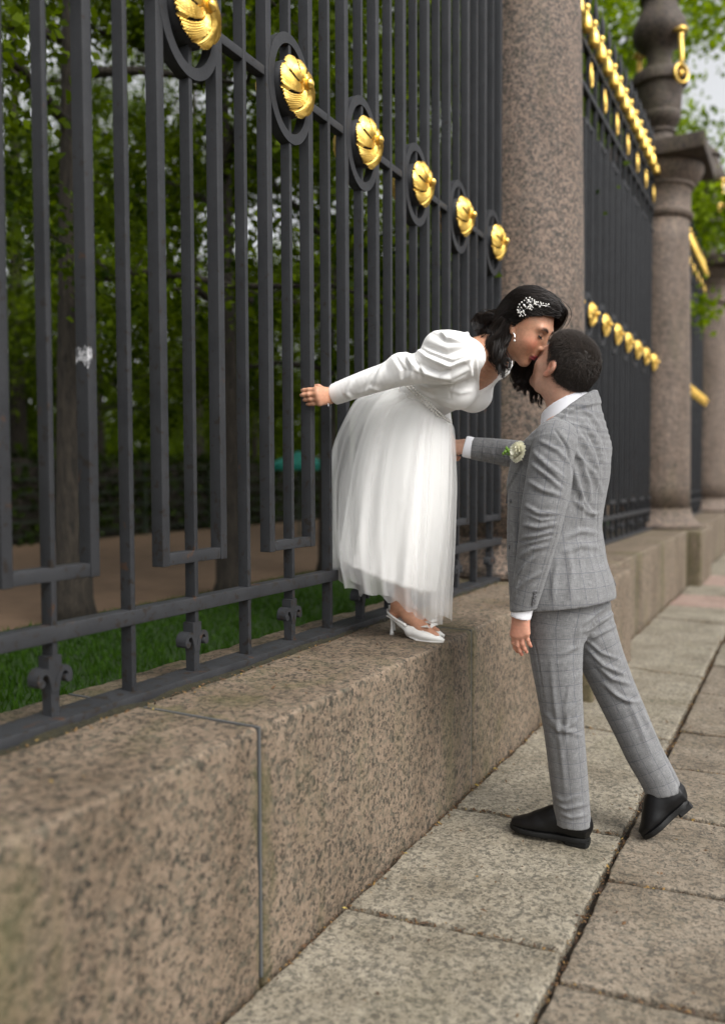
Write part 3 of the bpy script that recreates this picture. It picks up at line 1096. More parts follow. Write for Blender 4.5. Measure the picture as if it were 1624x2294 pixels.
class Grid:
    def __init__(s, lo, hi, h):
        s.h = h
        s.lo = np.asarray(lo, float)
        s.n = np.ceil((np.asarray(hi, float) - s.lo) / h).astype(int) + 1
        s.D = np.full(s.n, 0.5, dtype=np.float32)

    def block(s, lo, hi, m):
        a = np.clip(np.floor((np.asarray(lo) - m - s.lo) / s.h).astype(int), 0, s.n - 1)
        b = np.clip(np.ceil((np.asarray(hi) + m - s.lo) / s.h).astype(int) + 1, 1, s.n)
        sl = tuple(slice(a[i], b[i]) for i in range(3))
        ax = [(s.lo[i] + s.h * np.arange(a[i], b[i])).astype(np.float32) for i in range(3)]
        return sl, ax[0][:, None, None], ax[1][None, :, None], ax[2][None, None, :]

    def put(s, fn, lo, hi, k=0.0, op='add'):
        m = max(k, 4 * s.h) + s.h
        sl, X, Y, Z = s.block(lo, hi, m)
        if 0 in s.D[sl].shape: return
        d = fn(X, Y, Z).astype(np.float32)
        a = s.D[sl]
        if op == 'add':
            if k > 0:
                q = np.maximum(k - np.abs(a - d), 0) / k
                r = np.minimum(a, d) - q * q * k * 0.25
            else:
                r = np.minimum(a, d)
        elif op == 'sub':
            d = -d
            if k > 0:
                q = np.maximum(k - np.abs(a - d), 0) / k
                r = np.maximum(a, d) + q * q * k * 0.25
            else:
                r = np.maximum(a, d)
        else:
            r = np.maximum(a, d)
        s.D[sl] = r

    def cone(s, p0, p1, r0, r1, k=0.0, op='add'):
        p0 = np.asarray(p0, float); p1 = np.asarray(p1, float)
        v = p1 - p0; L2 = float(v @ v) + 1e-12

        def fn(X, Y, Z):
            t = np.clip(((X - p0[0]) * v[0] + (Y - p0[1]) * v[1] + (Z - p0[2]) * v[2]) / L2, 0, 1)
            dx = X - p0[0] - t * v[0]; dy = Y - p0[1] - t * v[1]; dz = Z - p0[2] - t * v[2]
            return np.sqrt(dx * dx + dy * dy + dz * dz) - (r0 + (r1 - r0) * t)
        R = max(r0, r1)
        s.put(fn, np.minimum(p0, p1) - R, np.maximum(p0, p1) + R, k, op)

    def chain(s, pts, rs, k=0.0):
        for i in range(len(pts) - 1):
            s.cone(pts[i], pts[i + 1], rs[i], rs[i + 1], k)

    def ell(s, c, r, Rm=None, k=0.0, op='add'):
        c = np.asarray(c, float); r = np.asarray(r, float)
        Rm = np.eye(3) if Rm is None else np.asarray(Rm)

        def fn(X, Y, Z):
            dx, dy, dz = X - c[0], Y - c[1], Z - c[2]
            q = [Rm[i][0] * dx + Rm[i][1] * dy + Rm[i][2] * dz for i in range(3)]
            k0 = np.sqrt(sum((q[i] / r[i]) ** 2 for i in range(3)))
            k1 = np.sqrt(sum((q[i] / r[i] ** 2) ** 2 for i in range(3))) + 1e-9
            return k0 * (k0 - 1) / k1
        e = np.sqrt(((Rm.T * r) ** 2).sum(axis=1)) if hasattr(Rm, 'T') else np.full(3, r.max())
        s.put(fn, c - e, c + e, k, op)

    def loft(s, pts, ra, rb, A, k=0.0, p=2.0, cap=(0.0, 0.0), bend=24):
        """tube of elliptic section along a polyline; ra is measured along A, rb across"""
        P = np.asarray(pts, float)
        seg = np.linalg.norm(np.diff(P, axis=0), axis=1)
        T = np.concatenate([[0], np.cumsum(seg)])
        tt = np.linspace(0, T[-1], bend + 1)

        def sm(v):
            w = np.interp(tt, T, v)
            for _ in range(2):
                w[1:-1] = (w[:-2] + 2 * w[1:-1] + w[2:]) / 4
            return w
        Q = np.stack([sm(P[:, i]) for i in range(3)], 1)
        a_, b_ = sm(np.asarray(ra, float)), sm(np.asarray(rb, float))
        A = np.asarray(A, float)
        R = max(a_.max(), b_.max())
        n = len(Q) - 1
        lo, hi = Q.min(0) - R - 0.01, Q.max(0) + R + 0.01
        m = max(k, 4 * s.h) + s.h
        sl, X, Y, Z = s.block(lo, hi, m)
        tmp = np.full(s.D[sl].shape, 0.5, np.float32)
        sub = Grid.__new__(Grid)
        sub.h = s.h; sub.lo = np.array([X.ravel()[0], Y.ravel()[0], Z.ravel()[0]], float); sub.n = np.array(tmp.shape); sub.D = tmp
        for i in range(n):
            p0, p1 = Q[i], Q[i + 1]
            v = p1 - p0; L = np.linalg.norm(v); v = v / L
            a = unit(A - v * (A @ v)); b = np.cross(v, a)
            o0 = cap[0] if i == 0 else L * 0.6
            o1 = cap[1] if i == n - 1 else L * 0.6

            def fn(X, Y, Z):
                dx, dy, dz = X - p0[0], Y - p0[1], Z - p0[2]
                t = dx * v[0] + dy * v[1] + dz * v[2]
                f = np.clip(t / L, 0, 1)
                qa = np.abs(dx * a[0] + dy * a[1] + dz * a[2]); qb = np.abs(dx * b[0] + dy * b[1] + dz * b[2])
                wa = a_[i] + (a_[i + 1] - a_[i]) * f; wb = b_[i] + (b_[i + 1] - b_[i]) * f
                if p == 2.0:
                    kk = np.sqrt((qa / wa) ** 2 + (qb / wb) ** 2)
                else:
                    kk = ((qa / wa) ** p + (qb / wb) ** p) ** (1 / p)
                d = (kk - 1) * np.minimum(wa, wb)
                return np.maximum(d, np.maximum(-t - o0, t - L - o1))
            Rl = max(a_[i], a_[i + 1], b_[i], b_[i + 1]) + 0.6 * L
            sub.put(fn, np.minimum(p0, p1) - Rl, np.maximum(p0, p1) + Rl, 0.003)
        full = s.D[sl]
        if k > 0:
            q = np.maximum(k - np.abs(full - tmp), 0) / k
            s.D[sl] = np.minimum(full, tmp) - q * q * k * 0.25
        else:
            s.D[sl] = np.minimum(full, tmp)
        return Q

    def plane(s, p, n, op='cut'):
        """cut away everything on the side the normal points to"""
        p = np.asarray(p, float); n = unit(n)
        hi = s.lo + s.h * s.n
        s.put(lambda X, Y, Z: (X - p[0]) * n[0] + (Y - p[1]) * n[1] + (Z - p[2]) * n[2] + 0 * (X + Y + Z), s.lo, hi, 0.0, 'max')

    def mesh(s):
        """naive surface nets -> vertices, quads"""
        D = s.D
        neg = D < 0
        n = D.shape
        c = neg[:-1, :-1, :-1].astype(np.int8)
        cnt = np.zeros_like(c)
        for dx in (0, 1):
            for dy in (0, 1):
                for dz in (0, 1):
                    cnt += neg[dx:n[0] - 1 + dx, dy:n[1] - 1 + dy, dz:n[2] - 1 + dz]
        act = (cnt > 0) & (cnt < 8)
        I = np.argwhere(act)
        ids = np.full(act.shape, -1, dtype=np.int32)
        ids[act] = np.arange(len(I))
        acc = np.zeros((len(I), 3)); num = np.zeros(len(I))
        corners = [(a, b, c_) for a in (0, 1) for b in (0, 1) for c_ in (0, 1)]
        val = {q: D[I[:, 0] + q[0], I[:, 1] + q[1], I[:, 2] + q[2]] for q in corners}
        for q in corners:
            for ax in range(3):
                if q[ax] == 0:
                    q2 = list(q); q2[ax] = 1; q2 = tuple(q2)
                    a, b = val[q], val[q2]
                    m = (a < 0) != (b < 0)
                    t = np.where(m, a / np.where(m, a - b, 1), 0)
                    pt = np.tile(np.array(q, float), (len(I), 1)); pt[:, ax] = t
                    acc[m] += pt[m]; num[m] += 1
        V = s.lo + s.h * (I + acc / num[:, None])
        quads = []
        for ax in range(3):
            sl0 = [slice(None)] * 3; sl1 = [slice(None)] * 3
            sl0[ax] = slice(0, n[ax] - 1); sl1[ax] = slice(1, n[ax])
            e = neg[tuple(sl0)] != neg[tuple(sl1)]
            E = np.argwhere(e)
            o1, o2 = (ax + 1) % 3, (ax + 2) % 3
            ok = (E[:, o1] > 0) & (E[:, o2] > 0) & (E[:, o1] < n[o1] - 1) & (E[:, o2] < n[o2] - 1)
            E = E[ok]

            def g(d1, d2):
                F = E.copy(); F[:, o1] -= d1; F[:, o2] -= d2
                return ids[F[:, 0], F[:, 1], F[:, 2]]
            Q = np.stack([g(1, 1), g(0, 1), g(0, 0), g(1, 0)], 1)
            fl = neg[E[:, 0], E[:, 1], E[:, 2]]
            Q[~fl] = Q[~fl][:, ::-1]
            quads.append(Q)
        return V, np.concatenate(quads)


def normals(V, Q):
    a = V[Q[:, 2]] - V[Q[:, 0]]; b = V[Q[:, 3]] - V[Q[:, 1]]
    fn = np.cross(a, b)
    N = np.zeros_like(V)
    for k in range(4):
        np.add.at(N, Q[:, k], fn)
    return N / np.maximum(np.linalg.norm(N, axis=1, keepdims=True), 1e-12)


def relax(V, Q, it=1, w=0.5):
    for _ in range(it):
        acc = np.zeros_like(V); c = np.zeros(len(V))
        for k in range(4):
            a, b = Q[:, k], Q[:, (k + 1) % 4]
            np.add.at(acc, a, V[b]); np.add.at(c, a, 1)
            np.add.at(acc, b, V[a]); np.add.at(c, b, 1)
        V = V * (1 - w) + w * acc / np.maximum(c, 1)[:, None]
    return V


def polydist(P, L):
    """distance of 2-D/3-D points P from polyline L, and the parameter 0..1 along it"""
    L = np.asarray(L, float)
    best = np.full(len(P), 1e9); par = np.zeros(len(P))
    for i in range(len(L) - 1):
        v = L[i + 1] - L[i]
        t = np.clip(((P - L[i]) @ v) / (v @ v + 1e-12), 0, 1)
        d = np.linalg.norm(P - L[i] - t[:, None] * v, axis=1)
        m = d < best
        best[m] = d[m]; par[m] = ((i + t) / (len(L) - 1))[m]
    return best, par


def folds(V, Q, strokes, N=None):
    """creases in cloth: (points in photograph pixels, ridge height m, half width px); tapered at both ends.
    Only the side of the garment that the photograph shows gets them."""
    N = normals(V, Q) if N is None else N
    px = pix(V)
    face = np.clip(-(N @ FWD) * 2.0, 0, 1)
    disp = np.zeros(len(V))
    for pts, amp, w in strokes:
        d, t = polydist(px, pts)
        tap = np.sin(np.pi * np.clip(t, 0.0, 1.0)) ** 0.6 * (d < 4 * w)
        w = w * 0.8
        disp += 1.85 * amp * tap * (np.exp(-(d / w) ** 2) - 0.42 * np.exp(-(d / (2.1 * w)) ** 2))
    return V + N * (disp * face)[:, None]


def wrinkle(V, Q, amp, scale, seed, stretch=(1, 1, 1)):
    N = normals(V, Q)
    P = V * np.asarray(stretch)
    d = vnoise(P, scale, seed) * 0.65 + vnoise(P, scale * 2.3, seed + 1) * 0.35
    return V + N * (d * amp)[:, None]


def set_attr(me, name, data, typ='FLOAT_VECTOR'):
    at = me.attributes.new(name, typ, 'POINT')
    if typ == 'FLOAT_VECTOR':
        at.data.foreach_set('vector', np.asarray(data, np.float32).ravel())
    elif typ == 'FLOAT_COLOR':
        at.data.foreach_set('color', np.asarray(data, np.float32).ravel())
    else:
        at.data.foreach_set('value', np.asarray(data, np.float32).ravel())


def tube_uv(V, path, front, r):
    """cloth coordinates round a limb: u = turn round the path (metres at radius r), v = along it"""
    P = np.asarray(path, float)
    seg = np.linalg.norm(np.diff(P, axis=0), axis=1); T = np.concatenate([[0], np.cumsum(seg)])
    best = np.full(len(V), 1e9); v = np.zeros(len(V)); u = np.zeros(len(V))
    for i in range(len(P) - 1):
        d = P[i + 1] - P[i]; L = np.linalg.norm(d); d = d / L
        t = (V - P[i]) @ d
        tc = np.clip(t, 0 if i else -1, L if i < len(P) - 2 else L + 1)
        q = V - P[i] - tc[:, None] * d
        ds = np.linalg.norm(q, axis=1)
        a = unit(np.asarray(front, float) - d * (np.asarray(front) @ d)); b = np.cross(d, a)
        m = ds < best
        best[m] = ds[m]; v[m] = (T[i] + tc)[m]
        u[m] = (np.arctan2(q @ b, q @ a) * r)[m]
    return np.stack([u, v, np.zeros(len(V))], 1)


def body_obj(name, V, Q, mat, parent=None, smooth=True):
    return obj(name, mesh_data(name, V, Q, mat, smooth), parent)


# ---------------------------------------------------------------- materials of the people
def skin_mat(name):
    k = NT(name)
    at = k.n('ShaderNodeAttribute'); at.attribute_name = 'tone'
    p = k.pos()
    n = k.noise(p, 90, 3, 0.6)
    n2 = k.noise(p, 28, 4, 0.65)
    col = k.mix(0.30, at.outputs['Color'], k.mix(1.0, at.outputs['Color'], k.ramp(n, [(0.3, 0.65), (0.7, 1.3)]), 'MULTIPLY'))
    col = k.mix(k.ramp(n2, [(0.45, 0.0), (0.75, 0.35)]), col, k.mix(1.0, col, (1.05, 0.78, 0.72), 'MULTIPLY'))
    k.base(col)
    k.val('Roughness', 0.46)
    k.val('Specular IOR Level', 0.38)
    k.val('Subsurface Weight', 0.18)
    k.val('Subsurface Scale', 0.006)
    k.b.inputs['Subsurface Radius'].default_value = (1.0, 0.35, 0.2)
    k.bump(k.noise(p, 450, 3, 0.7), 0.16, 0.0012)
    return k.m


def suit_mat():
    """grey glen-check with a dark blue windowpane; 'cloth' carries metres along and across the weave"""
    k = NT('check_suiting')
    at = k.n('ShaderNodeAttribute'); at.attribute_name = 'cloth'
    sep = k.n('ShaderNodeSeparateXYZ'); k.l(at.outputs['Vector'], sep.inputs[0])
    u, v = sep.outputs[0], sep.outputs[1]

    def line(x, period, width, off=0.0, soft=0.0006):
        m = k.math('PINGPONG', k.math('ADD', x, off), period / 2)
        r = k.n('ShaderNodeMapRange'); k.l(m, r.inputs[0])
        r.inputs[1].default_value = width; r.inputs[2].default_value = width + soft; r.inputs[3].default_value = 1.0; r.inputs[4].default_value = 0.0
        return r.outputs[0]
    # slubby thread colour: streaks along both yarns
    cm = k.n('ShaderNodeCombineXYZ'); k.l(k.math('MULTIPLY', u, 900), cm.inputs[0]); k.l(k.math('MULTIPLY', v, 45), cm.inputs[1])
    n1 = k.noise(cm.outputs[0], 1.0, 2, 0.6)
    cm2 = k.n('ShaderNodeCombineXYZ'); k.l(k.math('MULTIPLY', u, 45), cm2.inputs[0]); k.l(k.math('MULTIPLY', v, 900), cm2.inputs[1])
    n2 = k.noise(cm2.outputs[0], 1.0, 2, 0.6)
    th = k.math('ADD', n1, n2)
    col = k.ramp(k.math('MULTIPLY', th, 0.5), [(0.36, (0.098, 0.099, 0.101)), (0.5, (0.168, 0.169, 0.172)), (0.66, (0.275, 0.276, 0.28))])
    # bands of the check: broad darker stripes both ways
    b1 = line(u, 0.048, 0.009, 0.012, 0.002); b2 = line(v, 0.052, 0.010, 0.013, 0.002)
    col = k.mix(k.math('MULTIPLY', k.math('ADD', b1, b2), 0.15), col, (0.10, 0.10, 0.10))
    w1 = line(u, 0.048, 0.0010); w2 = line(v, 0.052, 0.0010)
    ln = k.math('MAXIMUM', w1, w2)
    col = k.mix(k.math('MULTIPLY', ln, 0.42), col, (0.030, 0.032, 0.055))
    k.base(col)
    k.val('Roughness', 0.82)
    k.val('Specular IOR Level', 0.25)
    k.val('Sheen Weight', 0.15)
    k.bump(k.math('ADD', th, k.math('MULTIPLY', k.noise(k.pos(), 55, 3), 0.9)), 0.30, 0.0022)
    return k.m


def cloth_mat(name, c, rough=0.7, sheen=0.2, bump=0.08, scale=900):
    k = NT(name)
    k.base(c)
    k.val('Roughness', rough)
    k.val('Sheen Weight', sheen)
    k.val('Specular IOR Level', 0.3)
    p = k.pos()
    k.bump(k.math('ADD', k.noise(p, scale, 2), k.math('MULTIPLY', k.noise(p, 26, 3), 0.6)), bump, 0.003)
    return k.m


def hair_mat(name, a, b, rough=0.42):
    k = NT(name)
    at = k.n('ShaderNodeAttribute'); at.attribute_name = 'tint'
    k.base(k.ramp(at.outputs['Fac'], [(0, a), (1, b)]))
    k.val('Roughness', rough)
    k.val('Specular IOR Level', 0.45)
    return k.m


def tulle_mat():
    k = NT('tulle')
    k.base((0.98, 0.98, 0.97)); k.val('Roughness', 0.8)
    tl = k.n('ShaderNodeBsdfTranslucent'); tl.inputs[0].default_value = (0.98, 0.98, 0.97, 1)
    m1 = k.n('ShaderNodeMixShader'); m1.inputs[0].default_value = 0.4
    k.l(k.b.outputs[0], m1.inputs[1]); k.l(tl.outputs[0], m1.inputs[2])
    tr = k.n('ShaderNodeBsdfTransparent')
    m2 = k.n('ShaderNodeMixShader'); m2.inputs[0].default_value = 0.28
    k.l(tr.outputs[0], m2.inputs[1]); k.l(m1.outputs[0], m2.inputs[2])
    k.l(m2.outputs[0], k.out.inputs[0])
    return k.m


M['skin_w'] = skin_mat('skin_bride'); M['skin_m'] = skin_mat('skin_groom')
M['suit'] = suit_mat()
M['shirt'] = cloth_mat('shirt_cotton', (0.80, 0.80, 0.84), 0.7, 0.1)
M['dress'] = cloth_mat('dress_crepe', (0.86, 0.855, 0.84), 0.75, 0.3, 0.12)
M['satin'] = cloth_mat('skirt_satin', (0.90, 0.895, 0.88), 0.65, 0.2, 0.06)
M['tulle'] = tulle_mat()
M['leather'] = simple_mat('black_leather', (0.004, 0.004, 0.0045), 0.42, 0.0, 0.3)
M['rubber'] = simple_mat('black_sole', (0.006, 0.006, 0.006), 0.6, 0.0, 0.3)
M['white_leather'] = simple_mat('white_leather', (0.80, 0.79, 0.76), 0.32)
M['pearl'] = simple_mat('pearl', (0.82, 0.80, 0.76), 0.18)
M['silver'] = simple_mat('silver_wire', (0.75, 0.75, 0.76), 0.25, 1.0)
M['hair_m'] = hair_mat('hair_groom', (0.012, 0.008, 0.006), (0.050, 0.035, 0.025), 0.5)
M['hair_w'] = hair_mat('hair_bride', (0.006, 0.004, 0.0035), (0.022, 0.014, 0.010), 0.38)
M['lash'] = simple_mat('lashes', (0.008, 0.006, 0.005), 0.6)
M['lining'] = simple_mat('lining', (0.02, 0.022, 0.03), 0.5)
M['petal'] = cloth_mat('petal', (0.90, 0.88, 0.72), 0.6, 0.2, 0.02)
M['stem'] = simple_mat('bud_green', (0.10, 0.20, 0.015), 0.5)
M['button'] = simple_mat('suit_button', (0.10, 0.10, 0.105), 0.4)
M['nail'] = simple_mat('nail', (0.72, 0.60, 0.56), 0.2)
M['eye'] = simple_mat('eye_white', (0.6, 0.58, 0.55), 0.15)


def strands(name, roots, curves, r0, tint, mat, parent, sides=3, r1=0.15):
    """hair as real strands: curves (n,k,3), radius r0 (n), tapering"""
    n, kk, _ = curves.shape
    T = np.gradient(curves, axis=1); T /= np.maximum(np.linalg.norm(T, axis=2, keepdims=True), 1e-9)
    ref = np.array([0.31, 0.77, 0.55])
    U = np.cross(T, ref); U /= np.maximum(np.linalg.norm(U, axis=2, keepdims=True), 1e-9)
    Wv = np.cross(T, U)
    prof = 1 - (1 - r1) * np.linspace(0, 1, kk) ** 2
    R = np.asarray(r0)[:, None] * prof[None, :]
    V = np.zeros((n, kk, sides, 3))
    for s_ in range(sides):
        a = 2 * math.pi * s_ / sides
        V[:, :, s_] = curves + (U * math.cos(a) + Wv * math.sin(a)) * R[:, :, None]
    idx = np.arange(n * kk * sides).reshape(n, kk, sides)
    F = []
    for s_ in range(sides):
        s2 = (s_ + 1) % sides
        F.append(np.stack([idx[:, :-1, s_], idx[:, :-1, s2], idx[:, 1:, s2], idx[:, 1:, s_]], -1).reshape(-1, 4))
    me = mesh_data(name, V.reshape(-1, 3), np.concatenate(F), mat, True)
    set_attr(me, 'tint', np.repeat(np.asarray(tint), kk * sides), 'FLOAT')
    return obj(name, me, parent)
# ================================================================ PEOPLE: helpers
def join_meshes(*grids):
    Vs, Qs, n = [], [], 0
    for g in grids:
        V, Q = g.mesh()
        V = relax(V, Q, 1, 0.30)
        Vs.append(V); Qs.append(Q + n); n += len(V)
    return np.concatenate(Vs), np.concatenate(Qs)


def hand(G, Wp, d, n, s, curls, thumb, sc=1.0, spread=1.0, k=0.010, rf=1.0):
    """hand with palm, four fingers and thumb. d: towards the fingers, n: out of the back of the hand, s: thumb side.
    returns finger tip positions and directions (for nails)"""
    d, n, s = unit(d), unit(n), unit(s)
    tips = []
    off = np.array([0.028, 0.0095, -0.0095, -0.027]) * sc * spread
    pl = np.array([0.088, 0.092, 0.087, 0.078]) * sc
    fl = np.array([0.072, 0.080, 0.074, 0.058]) * sc
    rr = np.array([0.0098, 0.0100, 0.0094, 0.0084]) * sc * rf
    for i in range(4):
        base = Wp + s * off[i] * 0.55 + d * 0.012 * sc
        K = Wp + d * pl[i] + s * off[i] + n * (0.004 if i in (1, 2) else 0.0) * sc
        G.cone(base, K, 0.0165 * sc, 0.0125 * sc, 0.016)
        p = K; cum = 0.0
        lens = fl[i] * np.array([0.44, 0.31, 0.25])
        c3 = curls[i]
        r = rr[i] * 1.06
        for j in range(3):
            cum += c3[j]
            dd = d * math.cos(cum) - n * math.sin(cum)
            q = p + dd * lens[j]
            r2 = rr[i] * (1.0, 0.93, 0.80)[j]
            G.cone(p, q, r, r2, 0.006 if j else k)
            p, r = q, r2
        tips.append((p, dd, n * math.cos(cum) + d * math.sin(cum), r))
    b0 = Wp + d * 0.018 * sc + s * 0.018 * sc - n * 0.008 * sc
    b1 = b0 + unit(d * thumb[0][0] + s * thumb[0][1] + n * thumb[0][2]) * 0.044 * sc
    b2 = b1 + unit(d * thumb[1][0] + s * thumb[1][1] + n * thumb[1][2]) * 0.034 * sc
    b3 = b2 + unit(d * thumb[2][0] + s * thumb[2][1] + n * thumb[2][2]) * 0.027 * sc
    G.cone(b0, b1, 0.016 * sc, 0.0125 * sc, 0.014)
    G.cone(b1, b2, 0.0125 * sc, 0.0108 * sc, 0.006)
    G.cone(b2, b3, 0.0108 * sc, 0.0085 * sc, 0.005)
    tips.append((b3, unit(b3 - b2), n, 0.009 * sc))
    return tips


class Head:
    """frame of a head: F face forward, R to the camera side, U up; origin between the ears"""
    def __init__(s, O, f, pitch, side):
        f = unit(f)
        z = vec(0, 0, 1)
        s.O = np.asarray(O, float)
        s.F = f * math.cos(pitch) + z * math.sin(pitch)
        s.U = z * math.cos(pitch) - f * math.sin(pitch)
        s.R = np.cross(s.F, s.U) * side
        s.M = np.stack([s.F, s.R, s.U])

    def p(s, F, R, U):
        return s.O + s.F * F + s.R * R + s.U * U

    def loc(s, V):
        return (np.asarray(V) - s.O) @ s.M.T


PXM = 1 / 633.0

# ================================================================ GROOM
mf = unit(vec(-0.964, 0.264, 0))            # where his chest faces
mL = vec(-mf[1], mf[0], 0)                  # his left: towards the camera
MH = Head(at_y(1262, 829, 2.86), (-0.918, 0.395, 0), math.radians(42), -1)
G = Grid((-1.36, 2.40, 0.02), (-0.12, 3.22, 1.86), 0.0042)
# --- head
h = MH
G.ell(h.p(-0.014, 0, 0.036), (0.100, 0.078, 0.098), h.M)
G.ell(h.p(0.030, 0, -0.005), (0.068, 0.066, 0.090), h.M, 0.03)
G.ell(h.p(0.026, 0, -0.066), (0.062, 0.058, 0.052), h.M, 0.035)
G.ell(h.p(0.072, 0, -0.104), (0.022, 0.026, 0.020), h.M, 0.03)
for s_ in (-1, 1):
    G.ell(h.p(0.052, s_ * 0.042, -0.026), (0.028, 0.024, 0.022), h.M, 0.03)
    G.ell(h.p(0.008, s_ * 0.056, -0.078), (0.024, 0.012, 0.024), h.M, 0.03)
    G.ell(h.p(0.084, s_ * 0.026, 0.030), (0.012, 0.026, 0.010), h.M, 0.02)
    G.ell(h.p(0.098, s_ * 0.032, 0.014), (0.013, 0.014, 0.010), h.M, 0.012, 'sub')
    G.ell(h.p(0.080, s_ * 0.032, 0.012), (0.0125, 0.0135, 0.0125), h.M, 0.004)
    # ear: shell, hollow and lobe
    eM = np.stack([unit(h.F * 0.94 - h.R * s_ * 0.34), unit(h.R * s_ * 0.94 + h.F * 0.34), h.U])
    G.ell(h.p(-0.006, s_ * 0.079, 0.004), (0.019, 0.0065, 0.031), eM, 0.006)
    G.ell(h.p(-0.010, s_ * 0.0845, 0.012), (0.020, 0.008, 0.022), eM, 0.008)
    G.ell(h.p(-0.003, s_ * 0.090, 0.006), (0.0105, 0.0075, 0.017), eM, 0.005, 'sub')
    G.ell(h.p(0.002, s_ * 0.079, -0.026), (0.010, 0.0055, 0.011), eM, 0.006)
G.cone(h.p(0.096, 0, 0.018), h.p(0.118, 0, -0.024), 0.008, 0.0125, 0.014)
G.cone(h.p(0.106, -0.012, -0.030), h.p(0.106, 0.012, -0.030), 0.0085, 0.0085, 0.010)
G.ell(h.p(0.096, 0, -0.064), (0.010, 0.024, 0.006), h.M, 0.008)
G.ell(h.p(0.094, 0, -0.075), (0.010, 0.021, 0.007), h.M, 0.008)
# --- neck and body inside the clothes
nb = at_y(1271, 935, 2.87)
G.chain([h.p(-0.030, 0, -0.030), h.p(-0.055, 0, -0.060), nb, nb + vec(0.0, 0, -0.05)], [0.060, 0.061, 0.064, 0.075], 0.030)
shL, shR = at_y(1234, 1000, 2.69), at_y(1326, 1004, 3.01)
hip = at_y(1258, 1385, 2.86)
G.chain([nb + vec(0, 0, -0.03), shL], [0.06, 0.055], 0.04); G.chain([nb + vec(0, 0, -0.03), shR], [0.06, 0.055], 0.04)
G.chain([at_y(1268, 1010, 2.86), at_y(1250, 1180, 2.86), hip], [0.11, 0.095, 0.11], 0.05)
armL = [shL, at_y(1214, 1172, 2.625), at_y(1168, 1372, 2.64)]
armR = [shR, at_y(1222, 1042, 3.08), at_y(1046, 1001, 2.99)]
G.chain(armL, [0.05, 0.040, 0.027], 0.02)
G.chain(armR, [0.05, 0.040, 0.027], 0.02)
legL = [at_y(1240, 1400, 2.775), at_y(1254, 1580, 2.76), at_y(1283, 1850, 2.775)]
legR = [at_y(1318, 1400, 2.93), at_y(1392, 1575, 2.97), at_y(1490, 1790, 2.965)]
G.chain([hip] + legL, [0.08, 0.060, 0.045, 0.030], 0.01)
G.chain([hip] + legR, [0.08, 0.060, 0.045, 0.030], 0.01)
# --- left hand hanging by the thigh
dl = unit(armL[2] - armL[1]) * 0.35 + vec(0.02, 0.0, -0.95)
GH1 = Grid(at_y(1165, 1405, 2.64) - 0.13, at_y(1165, 1405, 2.64) + 0.13, 0.0025)
GH1.cone(armL[1] * .15 + armL[2] * .85, armL[2], 0.028, 0.027)
tipsL = hand(GH1, at_y(1167, 1370, 2.64), dl, unit(mL + vec(-0.15, 0.0, 0.10)), unit(mf + vec(0, -0.22, 0)),
             [(0.16, 0.32, 0.22), (0.18, 0.34, 0.22), (0.20, 0.36, 0.22), (0.22, 0.36, 0.22)], [(0.85, 0.25, -0.45), (0.98, -0.05, -0.3), (1.0, -0.15, -0.15)], 0.92, 0.96, 0.005, 0.84)
# --- right hand holding the bride's hand at her hip
GH2 = Grid(at_y(1020, 1000, 2.98) - 0.15, at_y(1020, 1000, 2.98) + 0.15, 0.003)
GH2.cone(armR[1] * .12 + armR[2] * .88, armR[2], 0.028, 0.027)
tipsR = hand(GH2, at_y(1044, 1000, 2.99), vec(-0.93, -0.12, -0.06), vec(-0.05, -0.80, 0.55), vec(0.1, 0.55, 0.80),
             [(0.55, 0.9, 0.5), (0.6, 0.95, 0.5), (0.65, 0.95, 0.5), (0.7, 0.95, 0.5)], [(0.7, 0.5, -0.4), (0.9, 0.0, -0.5), (0.9, -0.3, -0.5)], 0.95)
V, Q = join_meshes(G, GH1, GH2)
tone = np.tile(np.array([0.54, 0.315, 0.225, 1.0]), (len(V), 1))
L = h.loc(V)
inhead = (L[:, 2] > -0.14) & (np.abs(L[:, 0]) < 0.16) & (np.abs(L[:, 1]) < 0.11)
ear = np.exp(-(((L[:, 0] + 0.006) / 0.03) ** 2 + ((np.abs(L[:, 1]) - 0.084) / 0.012) ** 2 + (L[:, 2] / 0.04) ** 2)) * inhead
tone[:, :3] += ear[:, None] * np.array([0.06, -0.055, -0.05])
lip = np.exp(-(((L[:, 0] - 0.10) / 0.015) ** 2 + (L[:, 1] / 0.022) ** 2 + ((L[:, 2] + 0.07) / 0.010) ** 2)) * inhead
tone[:, :3] += lip[:, None] * np.array([-0.05, -0.12, -0.08])
beard = inhead * np.clip((-L[:, 2] - 0.045) / 0.03, 0, 1) * np.clip((L[:, 0] + 0.01) / 0.02, 0, 1)
tone[:, :3] *= (1 - 0.16 * beard)[:, None]
kn = np.zeros(len(V))
for tps in (tipsL, tipsR):
    for (tp, dd, nn, r) in tps:
        kn += np.exp(-(np.linalg.norm(V - tp, axis=1) / 0.016) ** 2)
tone[:, :3] += np.clip(kn, 0, 1)[:, None] * np.array([0.07, -0.025, -0.015])
handz = (np.linalg.norm(V - at_y(1165, 1400, 2.64), axis=1) < 0.12)
tone[handz, :3] *= np.array([1.0, 0.86, 0.84])
groom = body_obj('person', V, Q, M['skin_m'])
set_attr(groom.data, 'tone', tone, 'FLOAT_COLOR')
tag(groom, 'man in a grey checked suit on the pavement, seen from behind', 'person')


def part(name, G, mat, parent, uv=None, post=None, rl=1):
    V, Q = G.mesh()
    V = relax(V, Q, rl, 0.5)
    if post: V = post(V, Q)
    o = body_obj(name, V, Q, mat, parent)
    if uv is not None: set_attr(o.data, 'cloth', uv(V))
    return o


